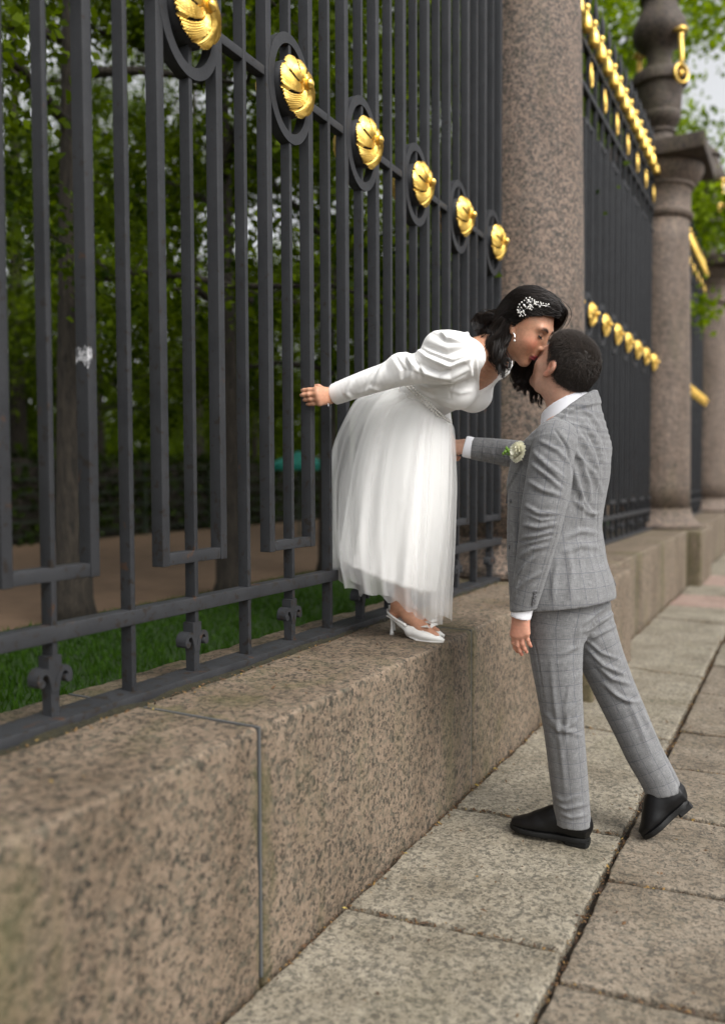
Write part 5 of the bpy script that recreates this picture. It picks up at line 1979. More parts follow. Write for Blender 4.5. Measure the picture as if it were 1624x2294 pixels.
# --- neck, chest, shoulders
G.chain([h.p(-0.018, 0, -0.030), h.p(-0.030, 0, -0.085), TP(0.98, 0, -0.005), TP(0.80, 0, -0.005)], [0.050, 0.047, 0.052, 0.070], 0.03)
G.loft([TP(-0.05, 0, 0), TP(0.30, 0, 0.004), TP(0.55, 0, 0.010), TP(0.78, 0, 0.006), TP(0.92, 0, 0.0), TP(1.02, 0, 0)], [0.110, 0.120, 0.132, 0.138, 0.095, 0.055], [0.086, 0.092, 0.096, 0.084, 0.062, 0.045], R_, 0.03)
shR_, shL_ = at_y(1046, 800, 2.725), at_y(1112, 806, 3.00)
G.cone(TP(0.88, 0, -0.01), shR_, 0.05, 0.048, 0.04); G.cone(TP(0.88, 0, -0.01), shL_, 0.05, 0.048, 0.04)
for s_ in (-1, 1):
    G.ell(TP(0.545, s_ * 0.064, 0.078), (0.064, 0.064, 0.064), None, 0.022)
armRw = [shR_, at_y(890, 838, 2.66), at_y(745, 887, 2.655)]
armLw = [shL_, at_y(985, 905, 3.10), at_y(996, 968, 3.02)]
G.chain(armRw, [0.042, 0.030, 0.0225], 0.02)
G.chain(armLw, [0.040, 0.030, 0.0225], 0.02)
# --- hips, legs, feet
hipc = at_y(893, 985, 2.90)
G.chain([Wst, hipc], [0.070, 0.105], 0.05)
ank = at_y(896, 1352, 2.855)
kneeR = at_y(925, 1190, 2.83)
ankL = ank + vec(-0.035, 0.085, 0.0)
G.chain([hipc, kneeR, ank], [0.10, 0.055, 0.030], 0.04)
G.chain([hipc, at_y(915, 1190, 2.97), ankL], [0.10, 0.055, 0.030], 0.04)
toeR = at_z(985, 1432, 0.662); heR = ank + vec(-0.03, 0.0, -0.005)
fd = unit(vec(toeR[0] - heR[0], toeR[1] - heR[1], 0))
toes = [ank - fd * 0.024 + vec(0, 0, -0.040), ank + fd * 0.045 + vec(0, 0, -0.042), vec(ank[0], ank[1], 0) + fd * 0.108 + vec(0, 0, 0.690), vec(ank[0], ank[1], 0) + fd * 0.172 + vec(0, 0, 0.671)]
G.chain([ank, toes[0]], [0.029, 0.024], 0.02); G.chain([ank] + toes[1:], [0.029, 0.027, 0.024, 0.014], 0.02)
dl_ = ankL - ank
G.chain([ankL, toes[0] + dl_], [0.029, 0.024], 0.02); G.chain([ankL] + [p + dl_ for p in toes[1:]], [0.029, 0.027, 0.024, 0.014], 0.02)
# --- right hand closed round the railing bar
wr = at_y(743, 887, 2.652)
kn_ = at_y(712, 888, 2.580)
hd = unit(kn_ - wr)
hn = unit(vec(-hd[1], hd[0], 0)); hn = hn if hn[1] < 0 else -hn
hs = unit(vec(0, 0, 1) - hd * hd[2])
GH1 = Grid(at_y(705, 890, 2.61) - 0.10, at_y(705, 890, 2.61) + 0.10, 0.0025)
GH1.cone(armRw[1] * .12 + armRw[2] * .88, armRw[2], 0.0235, 0.0225)
tipsW = hand(GH1, wr, hd, hn, hs, [(0.94, 0.34, 0.55), (0.98, 0.34, 0.55), (1.00, 0.36, 0.55), (0.96, 0.28, 0.45)], [(0.3, 0.5, -0.8), (0.4, 0.1, -0.9), (0.2, 0.0, -0.95)], 0.90, 1.06, 0.006, 0.88)
# --- left hand in the groom's
wl = at_y(998, 966, 3.02)
GH2 = Grid(wl - 0.16, wl + 0.16, 0.003)
hand(GH2, wl, vec(0.10, -0.1, -0.95), vec(-0.9, 0.1, 0.1), vec(0, 1, 0), [(0.5, 0.7, 0.4)] * 4, [(0.7, 0.4, -0.4), (0.9, 0.0, -0.4), (0.9, -0.2, -0.4)], 0.84)
V, Q = join_meshes(G, GH1, GH2)
base_t = np.array([0.52, 0.272, 0.172])
tone = np.ones((len(V), 4)); tone[:, :3] = base_t
L = h.loc(V)
inh = (L[:, 0] > 0.03) & (L[:, 2] > -0.12) & (L[:, 2] < 0.08) & (np.abs(L[:, 1]) < 0.075)


def blob(c, r):
    return np.exp(-((((L - np.array(c)) * np.array([1, 1, 1])) / np.array(r)) ** 2).sum(1)) * inh


bl = blob((0.07, 0.045, -0.025), (0.04, 0.022, 0.022)) + blob((0.07, -0.045, -0.025), (0.04, 0.022, 0.022))
tone[:, :3] += bl[:, None] * np.array([0.05, -0.050, -0.030])
lipm = np.clip(1.9 * np.exp(-((L[:, 1] / 0.020) ** 4 + ((L[:, 2] + 0.0665) / 0.0115) ** 4 + ((L[:, 0] - 0.094) / 0.018) ** 4)) * inh - 0.3, 0, 1)
tone[:, :3] = tone[:, :3] * (1 - lipm[:, None]) + lipm[:, None] * np.array([0.30, 0.055, 0.075])
for s_ in (-1, 1):
    U0 = 0.0375 + 0.0035 * np.cos((np.abs(L[:, 1]) - 0.034) * 90)
    br = np.clip(1.6 * np.exp(-(((np.abs(L[:, 1]) - 0.031) / 0.019) ** 4 + ((L[:, 2] - U0) / 0.0042) ** 2)) * inh - 0.2, 0, 1) * (L[:, 1] * s_ > 0)
    tone[:, :3] = tone[:, :3] * (1 - 0.92 * br[:, None]) + 0.92 * br[:, None] * np.array([0.035, 0.018, 0.012])
    sh = np.clip(1.3 * blob((0.085, s_ * 0.031, 0.020), (0.02, 0.015, 0.007)), 0, 1)
    tone[:, :3] *= (1 - 0.5 * sh)[:, None]
bride = body_obj('person', V, Q, M['skin_w'])
set_attr(bride.data, 'tone', tone, 'FLOAT_COLOR')
tag(bride, 'woman in a white dress with tulle skirt leaning from the plinth', 'person')
# lashes: dark line where the lids meet, brushed outwards
for s_ in (-1, 1):
    m = MB()
    arc = []
    for i in range(9):
        a = (i / 8 - 0.5) * 2
        arc.append(h.p(0.0872 - 0.0055 * a * a, s_ * (0.031 + a * 0.0135), 0.0095 - 0.0015 * (1 - a * a) + (0.002 * a if a > 0 else 0)))
    m.tube(arc, [0.0012, 0.0018, 0.0022, 0.0025, 0.0027, 0.0028, 0.0028, 0.0024, 0.0014], 6)
    for i in range(1, 9):
        p = arc[i]
        m.tube([p, p + h.F * 0.0065 + h.R * s_ * 0.005 * (i / 8) - h.U * 0.0045], [0.0010, 0.0004], 4, cap=False)
    m.build('lashes', M['lash'], bride, True)
# eyebrows: short hairs along the brow, lying on the skin
from mathutils.kdtree import KDTree
fm = np.where(inh)[0]
kf = KDTree(len(fm))
for i_, j_ in enumerate(fm): kf.insert(V[j_], i_)
kf.balance()
NV = normals(V, Q)


def on_face(p):
    co, i_, d_ = kf.find(p)
    return np.array(co), NV[fm[i_]]


rbw = np.random.default_rng(18)
for s_ in (-1, 1):
    cu = []
    for _ in range(150):
        t = rbw.random()
        R0_ = np.interp(t, [0, 0.5, 1], [0.012, 0.034, 0.054]); U0_ = np.interp(t, [0, 0.55, 1], [0.032, 0.0405, 0.0330]) + rbw.normal(0, 0.0017) * (1.1 - 0.7 * t)
        p0, n0 = on_face(h.p(0.10 - 0.5 * max(R0_ - 0.03, 0), s_ * R0_, U0_))
        p1, n1 = on_face(h.p(0.10 - 0.5 * max(R0_ - 0.024, 0), s_ * (R0_ + 0.006), U0_ + (0.003 if t < 0.5 else -0.001)))
        cu.append([p0 + n0 * 0.0004, (p0 + p1) / 2 + (n0 + n1) * 0.0009, p1 + n1 * 0.0008])
    eb = strands('eyebrow', None, np.array(cu), np.full(150, 0.0006), rbw.random(150), M['hair_w'], bride)
nl = MB()
for (tp, dd, nn, r) in tipsW[:4]:
    c_ = tp + nn * r * 0.86 - dd * 0.002
    sd = np.cross(dd, nn)
    nl.add([c_ + dd * 0.0055 - nn * 0.002, c_ + dd * 0.003 + sd * 0.0035 - nn * 0.001, c_ - dd * 0.005 + sd * 0.0035, c_ - dd * 0.005 - sd * 0.0035, c_ + dd * 0.003 - sd * 0.0035 - nn * 0.001], [(0, 1, 2, 3, 4)])
nl.build('nails', M['nail'], bride)

# --- bodice with a deep V neckline
G = Grid((-1.62, 2.60, 1.42), (-1.00, 3.14, 1.92), 0.0040)
G.loft([TP(-0.03, 0, 0), TP(0.12, 0, 0.002), TP(0.30, 0, 0.004), TP(0.55, 0, 0.010), TP(0.78, 0, 0.006), TP(0.95, 0, 0.0)], [0.117, 0.120, 0.128, 0.139, 0.150, 0.120], [0.093, 0.095, 0.099, 0.103, 0.092, 0.075], R_, 0.0, bend=26)
for s_ in (-1, 1):
    G.ell(TP(0.535, s_ * 0.062, 0.078), (0.072, 0.072, 0.072), None, 0.025)
G.cone(TP(0.86, 0, -0.01), shR_, 0.062, 0.060, 0.04); G.cone(TP(0.86, 0, -0.01), shL_, 0.062, 0.060, 0.04)
# open neck: two planes meeting in a V on the chest, and a scoop behind
vpt = TP(0.675, 0, 0.15)
def vneck(X, Y, Z):
    q = [X - vpt[0], Y - vpt[1], Z - vpt[2]]
    r = q[0] * R_[0] + q[1] * R_[1] + q[2] * R_[2]
    t = q[0] * T_[0] + q[1] * T_[1] + q[2] * T_[2]
    f = q[0] * F_[0] + q[1] * F_[1] + q[2] * F_[2]
    rc = float((vpt - Wst) @ R_)
    t0 = float((vpt - Wst) @ T_)
    rr = r + rc
    w = np.minimum(0.002 + 1.22 * np.maximum(t, 0), 0.108)                     # half width of the opening grows upwards
    return np.maximum(np.abs(rr) - w, -t) + 0 * f
G.put(vneck, G.lo, G.lo + G.n * G.h, 0.004, 'sub')
bod_strokes = [([(1060, 745), (1050, 800), (1020, 845), (1005, 900)], -0.0025, 2.5), ([(915, 848), (960, 870), (1010, 862), (1045, 845)], 0.003, 4), ([(925, 868), (965, 890), (1010, 892)], 0.003, 4), ([(945, 890), (985, 908)], 0.003, 4), ([(1000, 850), (1012, 900)], -0.002, 3), ([(1000, 870), (1030, 880), (1062, 874)], 0.004, 7), ([(905, 850), (950, 868), (1000, 872)], 0.004, 8), ([(940, 880), (985, 900), (1020, 905)], 0.004, 7), ([(955, 905), (1000, 915)], 0.004, 6), ([(1058, 760), (1052, 820), (1040, 860)], -0.004, 6), ([(1062, 745), (1066, 800), (1070, 860)], 0.003, 4)]
bodice = part('bodice', G, M['dress'], bride, None, lambda V, Q: folds(wrinkle(V, Q, 0.002, 10, 4), Q, bod_strokes))

# --- right sleeve: gathered puff at the shoulder, smooth to the wrist
G = Grid((-1.76, 2.44, 1.42), (-0.98, 2.92, 1.94), 0.0040)
s_path = [at_y(1050, 800, 2.725), at_y(985, 815, 2.695), at_y(925, 828, 2.665), at_y(880, 838, 2.655), at_y(820, 858, 2.650), at_y(780, 872, 2.648), at_y(748, 884, 2.652)]
G.loft(s_path, [0.070, 0.068, 0.054, 0.050, 0.046, 0.042, 0.039], [0.075, 0.070, 0.052, 0.048, 0.044, 0.040, 0.037], vec(0, 0, 1), 0.0, bend=30)
G.ell(at_y(1018, 795, 2.70), (0.088, 0.078, 0.084), None, 0.03)
G.ell(at_y(985, 775, 2.695), (0.062, 0.062, 0.055), None, 0.03)
G.ell(at_y(995, 832, 2.685), (0.080, 0.058, 0.045), None, 0.02)
G.ell(at_y(898, 818, 2.655), (0.050, 0.050, 0.046), None, 0.02)
slw = [([(1064, 748), (1030, 752), (992, 742)], 0.005, 4), ([(1062, 790), (1015, 806), (960, 786), (938, 772)], 0.005, 4), ([(1052, 838), (1005, 856), (958, 848), (925, 825)], 0.005, 4), ([(1068, 755), (1066, 800), (1056, 850)], -0.004, 3), ([(850, 815), (822, 860), (815, 880)], 0.003, 5), ([(1062, 760), (1010, 758), (968, 742)], 0.008, 6), ([(1060, 775), (1000, 792), (950, 772)], -0.010, 9), ([(1055, 800), (1010, 822), (955, 800), (930, 780)], 0.013, 9),
       ([(1050, 825), (1010, 848), (950, 835), (910, 800)], 0.012, 9), ([(1045, 845), (1000, 862), (945, 856)], 0.010, 7), ([(1040, 812), (985, 838), (930, 808)], -0.010, 7),
       ([(922, 785), (935, 815), (950, 850)], -0.012, 7), ([(905, 782), (925, 830), (915, 852)], 0.007, 8), ([(880, 790), (905, 830), (900, 850)], -0.006, 6),
       ([(870, 800), (850, 835), (835, 870)], 0.005, 8), ([(1066, 735), (1040, 750), (1015, 745)], 0.007, 5), ([(985, 740), (1000, 760), (1045, 768)], 0.008, 5),
       ([(865, 880), (830, 870), (800, 885)], 0.004, 7), ([(790, 850), (775, 880), (790, 898)], 0.004, 7)]
part('sleeve', G, M['dress'], bodice, None, lambda V, Q: folds(wrinkle(V, Q, 0.0025, 9, 14), Q, slw), rl=2)
# left sleeve on the far side
G = Grid((-1.60, 2.88, 1.38), (-0.98, 3.24, 1.86), 0.0055)
G.loft([shL_, at_y(1040, 862, 3.07), at_y(985, 908, 3.10), at_y(996, 964, 3.022)], [0.065, 0.052, 0.040, 0.032], [0.065, 0.052, 0.040, 0.032], vec(0, 1, 0), 0.0)
G.ell(shL_ + vec(-0.02, 0.02, 0), (0.075, 0.065, 0.07), None, 0.03)
part('sleeve', G, M['dress'], bodice)

# --- skirt: satin under two clouds of tulle
vd = unit(vec(-0.289, 0.957, 0))


def skirt(levels, nu, nv, pleat, seed, hem=None, close=True):
    """levels: (v, left px, right px, Y, depth half)"""
    lv_ = np.array([l[0] for l in levels])
    Ls = np.array([at_y(*l[1], l[3]) for l in levels]); Rs = np.array([at_y(*l[2], l[3]) for l in levels]); Ds = np.array([l[4] for l in levels])
    vv = np.linspace(0, 1, nv)

    def ip(A):
        out = np.stack([np.interp(vv, lv_, A[:, i]) for i in range(A.shape[1])], 1)
        for _ in range(6):
            out[1:-1] = (out[:-2] + 2 * out[1:-1] + out[2:]) / 4
        return out
    Cn = ip((Ls + Rs) / 2); Ax = ip((Rs - Ls) / 2); Dp = ip(Ds[:, None])[:, 0]
    r = np.random.default_rng(seed)
    th = np.linspace(0, 2 * np.pi, nu, endpoint=False)
    # pleats: a few irregular waves
    wav = np.zeros(nu)
    fr = [(5, .5), (9, .8), (14, .9), (19, .7), (27, .45)]
    ph = r.uniform(0, 6.28, len(fr))
    for (f, a), p_ in zip(fr, ph): wav += a * np.sin(f * th + p_)
    wav2 = np.zeros(nu)
    for (f, a), p_ in zip([(7, .6), (12, .8), (17, .8), (31, .5)], r.uniform(0, 6.28, 4)): wav2 += a * np.sin(f * th + p_)
    wav = np.sign(wav) * np.abs(wav) ** 0.8
    V = np.zeros((nv, nu, 3))
    for i, v in enumerate(vv):
        amp = pleat * (0.08 + 0.92 * v ** 0.8)
        w = (wav * (1 - v * .4) + wav2 * v * .6) * amp
        c_, s_ = np.cos(th), np.sin(th)
        a_ = np.linalg.norm(Ax[i])
        V[i] = Cn[i] + np.outer(c_ * (1 + w / a_), Ax[i]) + np.outer(s_ * (Dp[i] + w), vd)
        if hem is not None:
            V[i, :, 2] += (v ** 3) * hem(th)
    F = []
    idx = np.arange(nv * nu).reshape(nv, nu)
    F = np.stack([idx[:-1, :], np.roll(idx[:-1, :], -1, 1), np.roll(idx[1:, :], -1, 1), idx[1:, :]], -1).reshape(-1, 4)
    return V.reshape(-1, 3), F[:, ::-1]


wl_, wr_ = (894, 850), (990, 940)
sat = [(0, wl_, wr_, 2.90, 0.110), (0.10, (862, 878), (1003, 945), 2.90, 0.125), (0.22, (826, 928), (1008, 975), 2.90, 0.145), (0.40, (797, 1025), (1004, 1060), 2.895, 0.158), (0.60, (781, 1115), (998, 1150), 2.89, 0.162), (0.80, (770, 1190), (990, 1240), 2.885, 0.16), (1, (762, 1246), (974, 1328), 2.88, 0.155)]
Vs, Fs = skirt(sat, 180, 60, 0.0075, 3)
sk = body_obj('skirt', Vs, Fs, M['satin'], bride)
md = sk.modifiers.new('thick', 'SOLIDIFY'); md.thickness = 0.003; md.offset = -1
t1 = [(0, wl_, wr_, 2.90, 0.114), (0.08, (862, 866), (1004, 941), 2.90, 0.138), (0.18, (800, 893), (1014, 955), 2.90, 0.170), (0.32, (757, 985), (1016, 1010), 2.895, 0.190), (0.50, (733, 1085), (1018, 1090), 2.89, 0.200), (0.72, (732, 1185), (1012, 1215), 2.885, 0.200), (0.90, (742, 1250), (1004, 1330), 2.88, 0.19), (1, (752, 1286), (1000, 1392), 2.875, 0.175)]
hemf = lambda th: 0.016 * np.sin(4 * th + 1) + 0.014 * np.abs(np.sin(6.5 * th)) + 0.006 * np.sin(23 * th)
Vt, Ft = skirt(t1, 420, 70, 0.0200, 8, hemf)
body_obj('tulle_layer', Vt, Ft, M['tulle'], sk)
t2 = [(v, (l[0] + 10 * v + 3, l[1]), (r_[0] - 6 * v, r_[1]), Y, d * 0.93) for (v, l, r_, Y, d) in t1]
hemf2 = lambda th: 0.022 + 0.012 * np.sin(5 * th + 2) + 0.008 * np.sin(11 * th)
Vt, Ft = skirt(t2, 360, 60, 0.0185, 21, hemf2)
body_obj('tulle_layer', Vt, Ft, M['tulle'], sk)
# --- pearl belt
bm = MB()
sph = MB().lathe([(0.0002, -1), (0.5, -0.866), (0.866, -0.5), (1, 0), (0.866, 0.5), (0.5, 0.866), (0.0002, 1)], 8)


def pearl(m, p, r):
    m.add([(p[0] + v[0] * r, p[1] + v[1] * r, p[2] + v[2] * r) for v in sph.V], sph.F)


Lb, Rb = at_y(*wl_, 2.90), at_y(*wr_, 2.90)
cb_, ab_ = (Lb + Rb) / 2 + T_ * 0.004, (Rb - Lb) / 2
for row, (dt, ph_) in enumerate(((-0.006, 0.0), (0.006, 0.5))):
    for i in range(76):
        a = 2 * math.pi * (i + ph_) / 76
        p = cb_ + ab_ * (1.20 * math.cos(a)) + vd * (0.144 * math.sin(a)) + T_ * (dt + 0.006)
        pearl(bm, p, 0.0050)
bm.build('pearl_belt', M['pearl'], bride, True)
bk = MB()
bp = cb_ + ab_ * (1.23 * math.cos(-0.60)) + vd * (0.149 * math.sin(-0.60)) + T_ * 0.006
for i in range(16):
    a = 2 * math.pi * i / 16
    pearl(bk, bp + unit(ab_) * 0.020 * math.cos(a) + T_ * 0.009 * math.sin(a), 0.0024)
bk.build('belt_buckle', M['silver'], bride, True)

# --- shoe: white pointed slingback with a bow and a slim heel
def bride_shoe(off, full=True):
    d = fd; w = np.cross(d, vec(0, 0, 1)); u = vec(0, 0, 1)
    O = vec(ank[0], ank[1], 0.650) + off
    P = lambda a, b, c: O + d * a + w * b + u * c
    # toe box and sides
    G = Grid(O - vec(0.16, 0.16, 0.03), O + vec(0.32, 0.2, 0.14), 0.0032)
    G.loft([P(0.050, 0, 0.036), P(0.090, 0, 0.026), P(0.130, 0, 0.020), P(0.165, 0, 0.015), P(0.200, 0, 0.009)], [0.030, 0.036, 0.036, 0.026, 0.008], [0.034, 0.028, 0.022, 0.015, 0.007], w, 0.0, cap=(0.0, 0.008))
    G.loft([P(0.0, 0, 0.058), P(0.03, 0, 0.046), P(0.07, 0, 0.026)], [0.024, 0.028, 0.034], [0.012, 0.016, 0.022], w, 0.01)
    G.loft([P(0.118, 0, 0.070), P(0.070, 0, 0.072), P(0.0, 0, 0.100)], [0.026, 0.029, 0.030], [0.026, 0.034, 0.040], w, 0.0) if False else None
    # opening for the foot
    G.ell(P(0.052, 0, 0.074), (0.066, 0.027, 0.040), np.stack([unit(d - u * 0.42), w, unit(u + d * 0.42)]), 0.004, 'sub')
    G.plane(P(0, 0, 0.0015), -u)
    V, Q = G.mesh(); V = relax(V, Q, 1, .5)
    o = body_obj('shoe', V, Q, M['white_leather'], bride)
    sl = MB()
    sole = [P(-0.052, 0, 0.080), P(-0.02, 0, 0.072), P(0.03, 0, 0.040), P(0.07, 0, 0.010), P(0.11, 0, 0.003), P(0.17, 0, 0.003), P(0.205, 0, 0.004)]
    wd = [0.022, 0.026, 0.024, 0.030, 0.036, 0.025, 0.004]
    Vv = []
    for p, q in zip(sole, wd):
        Vv += [p - w * q, p + w * q, p + w * q - u * 0.004, p - w * q - u * 0.004]
    Ff = [(0, 1, 2, 3), (24, 27, 26, 25)] + [(i * 4 + k, i * 4 + 4 + k, i * 4 + 4 + (k + 1) % 4, i * 4 + (k + 1) % 4) for i in range(6) for k in range(4)]
    sl.add(Vv, Ff)
    smooth_angle(sl.build('sole', M['white_leather'], o), 50)
    hl_ = MB()
    hl_.tube([P(-0.040, 0, 0.078), P(-0.040, 0, 0.060), P(-0.041, 0, 0.035), P(-0.041, 0, 0.012), P(-0.042, 0, 0.001)], [0.013, 0.0065, 0.0042, 0.0068, 0.0095], 12)
    hl_.build('heel', M['white_leather'], o, True)
    st = MB()
    arc = []
    for i in range(15):
        a = math.radians(-95 + 190 * i / 14)
        arc.append(P(-0.030 - 0.030 * math.cos(a) + 0.075 * (1 - math.cos(a)) ** 1.2, 0.033 * math.sin(a), 0.086 + 0.012 * math.cos(a) - 0.030 * (1 - math.cos(a))))
    Vv = []
    for p in arc: Vv += [p + u * 0.006, p - u * 0.006]
    st.add(Vv, [(2 * i, 2 * i + 2, 2 * i + 3, 2 * i + 1) for i in range(14)])
    so = st.build('strap', M['white_leather'], o, True)
    m_ = so.modifiers.new('thick', 'SOLIDIFY'); m_.thickness = 0.003
    bw = MB()
    c_ = P(0.138, -0.006, 0.046)
    for s in (-1, 1):
        a0 = unit(w * s * 0.8 - d * 0.35 * s * 0 + u * 0.15)
        tip = c_ + a0 * 0.034
        bw.add([c_ + d * 0.004, c_ - d * 0.004, tip - d * 0.017 + u * 0.004, tip + d * 0.015 + u * 0.006, (c_ + tip) / 2 + u * 0.012], [(0, 4, 3), (1, 2, 4), (4, 2, 3), (0, 1, 4)])
        bw.add([c_, c_ + a0 * 0.026 - d * 0.022 - u * 0.010, c_ + a0 * 0.034 - d * 0.010 - u * 0.012], [(0, 1, 2)])
    bo = bw.build('bow', M['white_leather'], o)
    m_ = bo.modifiers.new('thick', 'SOLIDIFY'); m_.thickness = 0.003
    return o


bride_shoe(vec(0, 0, 0))
bride_shoe(vec(dl_[0], dl_[1], 0))

# --- hair: dark waves
def hcap():
    G = Grid(h.O - 0.17, h.O + 0.17, 0.0036)
    G.ell(h.p(-0.018, 0, 0.044), (0.100, 0.083, 0.098), h.M)
    G.ell(h.p(-0.060, 0, -0.01), (0.050, 0.066, 0.060), h.M, 0.04)
    G.ell(h.p(0.02, -0.02, 0.100), (0.065, 0.060, 0.040), h.M, 0.03)
    V, Q = G.mesh()
    L = h.loc(V)
    line = np.interp(L[:, 0], [-0.2, -0.02, 0.005, 0.03, 0.055, 0.075, 0.12], [-0.06, -0.045, 0.010, 0.052, 0.070, 0.086, 0.10])
    keep = (L[:, 2] - line) > 0
    Qk = Q[keep[Q].all(axis=1)]
    used = np.unique(Qk); mp = np.full(len(V), -1); mp[used] = np.arange(len(used))
    o = body_obj('hair', V[used], mp[Qk], M['hair_w'], bride)
    set_attr(o.data, 'tint', np.full(len(used), 0.1), 'FLOAT')
    return o, V[used], normals(V, Q)[used]


hw, capV, capN = hcap()
rh = np.random.default_rng(31)
CU = []; RA = []; TI = []


def lock(pts, n, spread, wave, nwave, r=0.0016, seedt=0.0, flare=1.0):
    """a lock of n strands along guide points (3-D), waving sideways"""
    P = np.asarray(pts, float)
    k = 30
    t = np.linspace(0, 1, k)
    tp = np.linspace(0, 1, len(P))
    g_ = np.stack([np.interp(t, tp, P[:, i]) for i in range(3)], 1)
    for _ in range(10):
        g_[1:-1] = (g_[:-2] + 2 * g_[1:-1] + g_[2:]) / 4
    tg = np.gradient(g_, axis=0); tg /= np.linalg.norm(tg, axis=1, keepdims=True)
    side = np.cross(tg, FWD); side /= np.maximum(np.linalg.norm(side, axis=1, keepdims=True), 1e-6)
    out = np.cross(side, tg)
    p0 = rh.uniform(0, 6.28)
    for i in range(n):
        a, b = rh.normal(0, 1, 2)
        sp = spread * (0.55 + 0.45 * np.sin(np.pi * np.clip(t * 1.05, 0, 1)) * flare) * (1 - 0.35 * t ** 4)
        wv = wave * np.clip(t * 2.2, 0, 1) * np.sin(2 * np.pi * nwave * t + p0 + 0.35 * a)
        wo = wave * 0.7 * np.clip(t * 2.2, 0, 1) * np.cos(2 * np.pi * nwave * t + p0 + 0.35 * b)
        cu = g_ + side * (wv + a * sp)[:, None] + out * (wo + b * sp * 0.7)[:, None]
        cu = cu + rh.normal(0, 1, 3) * 0.003 * t[:, None] ** 2
        CU.append(cu); RA.append(r * rh.uniform(0.7, 1.3)); TI.append(np.clip(rh.normal(0.4, 0.3) + seedt, 0, 1))


HP = lambda x, y, Y: at_y(x, y, Y)
# combed from the hairline back over the crown: strands that follow the surface
from mathutils.kdtree import KDTree
kd = KDTree(len(capV))
for i_, v_ in enumerate(capV): kd.insert(v_, i_)
kd.balance()
nroot = 5200
CC = []; CR = []; CT = []
sel = rh.choice(len(capV), nroot)
for i_ in sel:
    p = capV[i_] + rh.normal(0, 0.002, 3)
    lift = rh.uniform(0.000, 0.007)
    cu = []
    wob = rh.uniform(0, 6.28); tw_ = rh.normal(0, 0.25)
    for st_ in range(11):
        co, j, dist = kd.find(p)
        n_ = capN[j]
        l_ = h.loc(p[None])[0]
        side_ = 1.0 if l_[1] > -0.012 else -1.0
        fl_ = -h.F * 0.75 - h.U * (0.25 + 0.55 * np.clip(-l_[0] * 12 + 0.3, 0, 1.3)) + h.R * side_ * (0.55 if l_[2] > 0.07 else 0.05) + h.R * tw_ * 0.3
        fl_ = unit(fl_ - n_ * (fl_ @ n_))
        q = np.array(co) + n_ * (lift + 0.0020 * math.sin(st_ * 0.8 + wob))
        cu.append(q)
        p = np.array(co) + fl_ * 0.0095
    cu = np.array(cu)
    CC.append(cu); CR.append(rh.uniform(0.0008, 0.0014)); CT.append(np.clip(rh.normal(0.35, 0.3), 0, 1))
# the roll of hair above the forehead on the far side
for i in range(14):
    a = i / 13
    lock([h.p(0.035 - 0.05 * a, -0.012, 0.140), h.p(0.088 - 0.06 * a, -0.040, 0.120), h.p(0.078 - 0.07 * a, -0.074, 0.062), h.p(0.03 - .08 * a, -0.085, -0.01)], 34, 0.007, 0.002, 0.5, 0.0012)
# near curtain: from behind the ear down beside the neck
near_l = [[(1135, 715), (1112, 755), (1105, 795), (1122, 838)], [(1130, 720), (1104, 760), (1100, 800), (1112, 832)], [(1140, 720), (1122, 760), (1118, 800), (1135, 832)], [(1128, 712), (1108, 745), (1112, 790), (1128, 822)],
          [(1142, 735), (1132, 768), (1130, 800), (1140, 826)], [(1122, 715), (1098, 748), (1098, 785), (1108, 815)], [(1138, 725), (1118, 775), (1126, 812), (1120, 842)], [(1132, 705), (1115, 770), (1110, 812), (1128, 846)]]
for j, g_ in enumerate(near_l):
    lock([HP(x, y, 2.775 + 0.012 * (j % 3)) for x, y in g_], 80, 0.0085, 0.011, 1.5, 0.0011)
# fall of hair behind the neck over her back
for j, g_ in enumerate([[(1130, 705), (1100, 708), (1078, 718), (1066, 742)], [(1128, 700), (1095, 700), (1070, 712), (1072, 735)], [(1125, 712), (1098, 722), (1080, 738), (1086, 762)], [(1122, 705), (1088, 715), (1064, 722), (1078, 752)], [(1132, 720), (1105, 735), (1092, 752), (1098, 775)], [(1120, 712), (1092, 730), (1082, 745), (1076, 772)]]):
    lock([HP(x, y, 2.83 + 0.015 * (j % 3)) for x, y in g_], 70, 0.0085, 0.010, 1.4, 0.0011)
# far side: long waves hanging between the faces
far_l = [[(1180, 745), (1160, 800), (1155, 845), (1168, 880)], [(1185, 760), (1170, 815), (1168, 860), (1160, 876)], [(1190, 780), (1182, 830), (1180, 870), (1192, 890)], [(1185, 770), (1176, 825), (1172, 862), (1180, 884)],
         [(1195, 790), (1192, 840), (1196, 875), (1208, 900)], [(1190, 790), (1186, 845), (1206, 878), (1216, 905)], [(1180, 770), (1162, 830), (1160, 862), (1152, 872)], [(1195, 800), (1198, 850), (1190, 885), (1200, 898)]]
for j, g_ in enumerate(far_l):
    lock([HP(x, y, 2.915 + 0.012 * (j % 3)) for x, y in g_], 76, 0.0085, 0.010, 1.5, 0.0011)
# stray curls
for g_ in ([(1112, 740), (1078, 752), (1072, 770), (1086, 766), (1092, 756)], [(1110, 730), (1080, 742), (1076, 764), (1082, 760)], [(1190, 860), (1210, 880), (1204, 902), (1214, 915)], [(1060, 712), (1052, 722), (1064, 740)]):
    lock([HP(x, y, 2.80 if g_[0][0] < 1150 else 2.92) for x, y in g_], 6, 0.002, 0.003, 1.5, 0.0009)
strands('combed_hair', None, np.array(CC), np.array(CR), np.array(CT), M['hair_w'], hw)
strands('hair_strands', None, np.array(CU), np.array(RA), np.array(TI), M['hair_w'], hw)

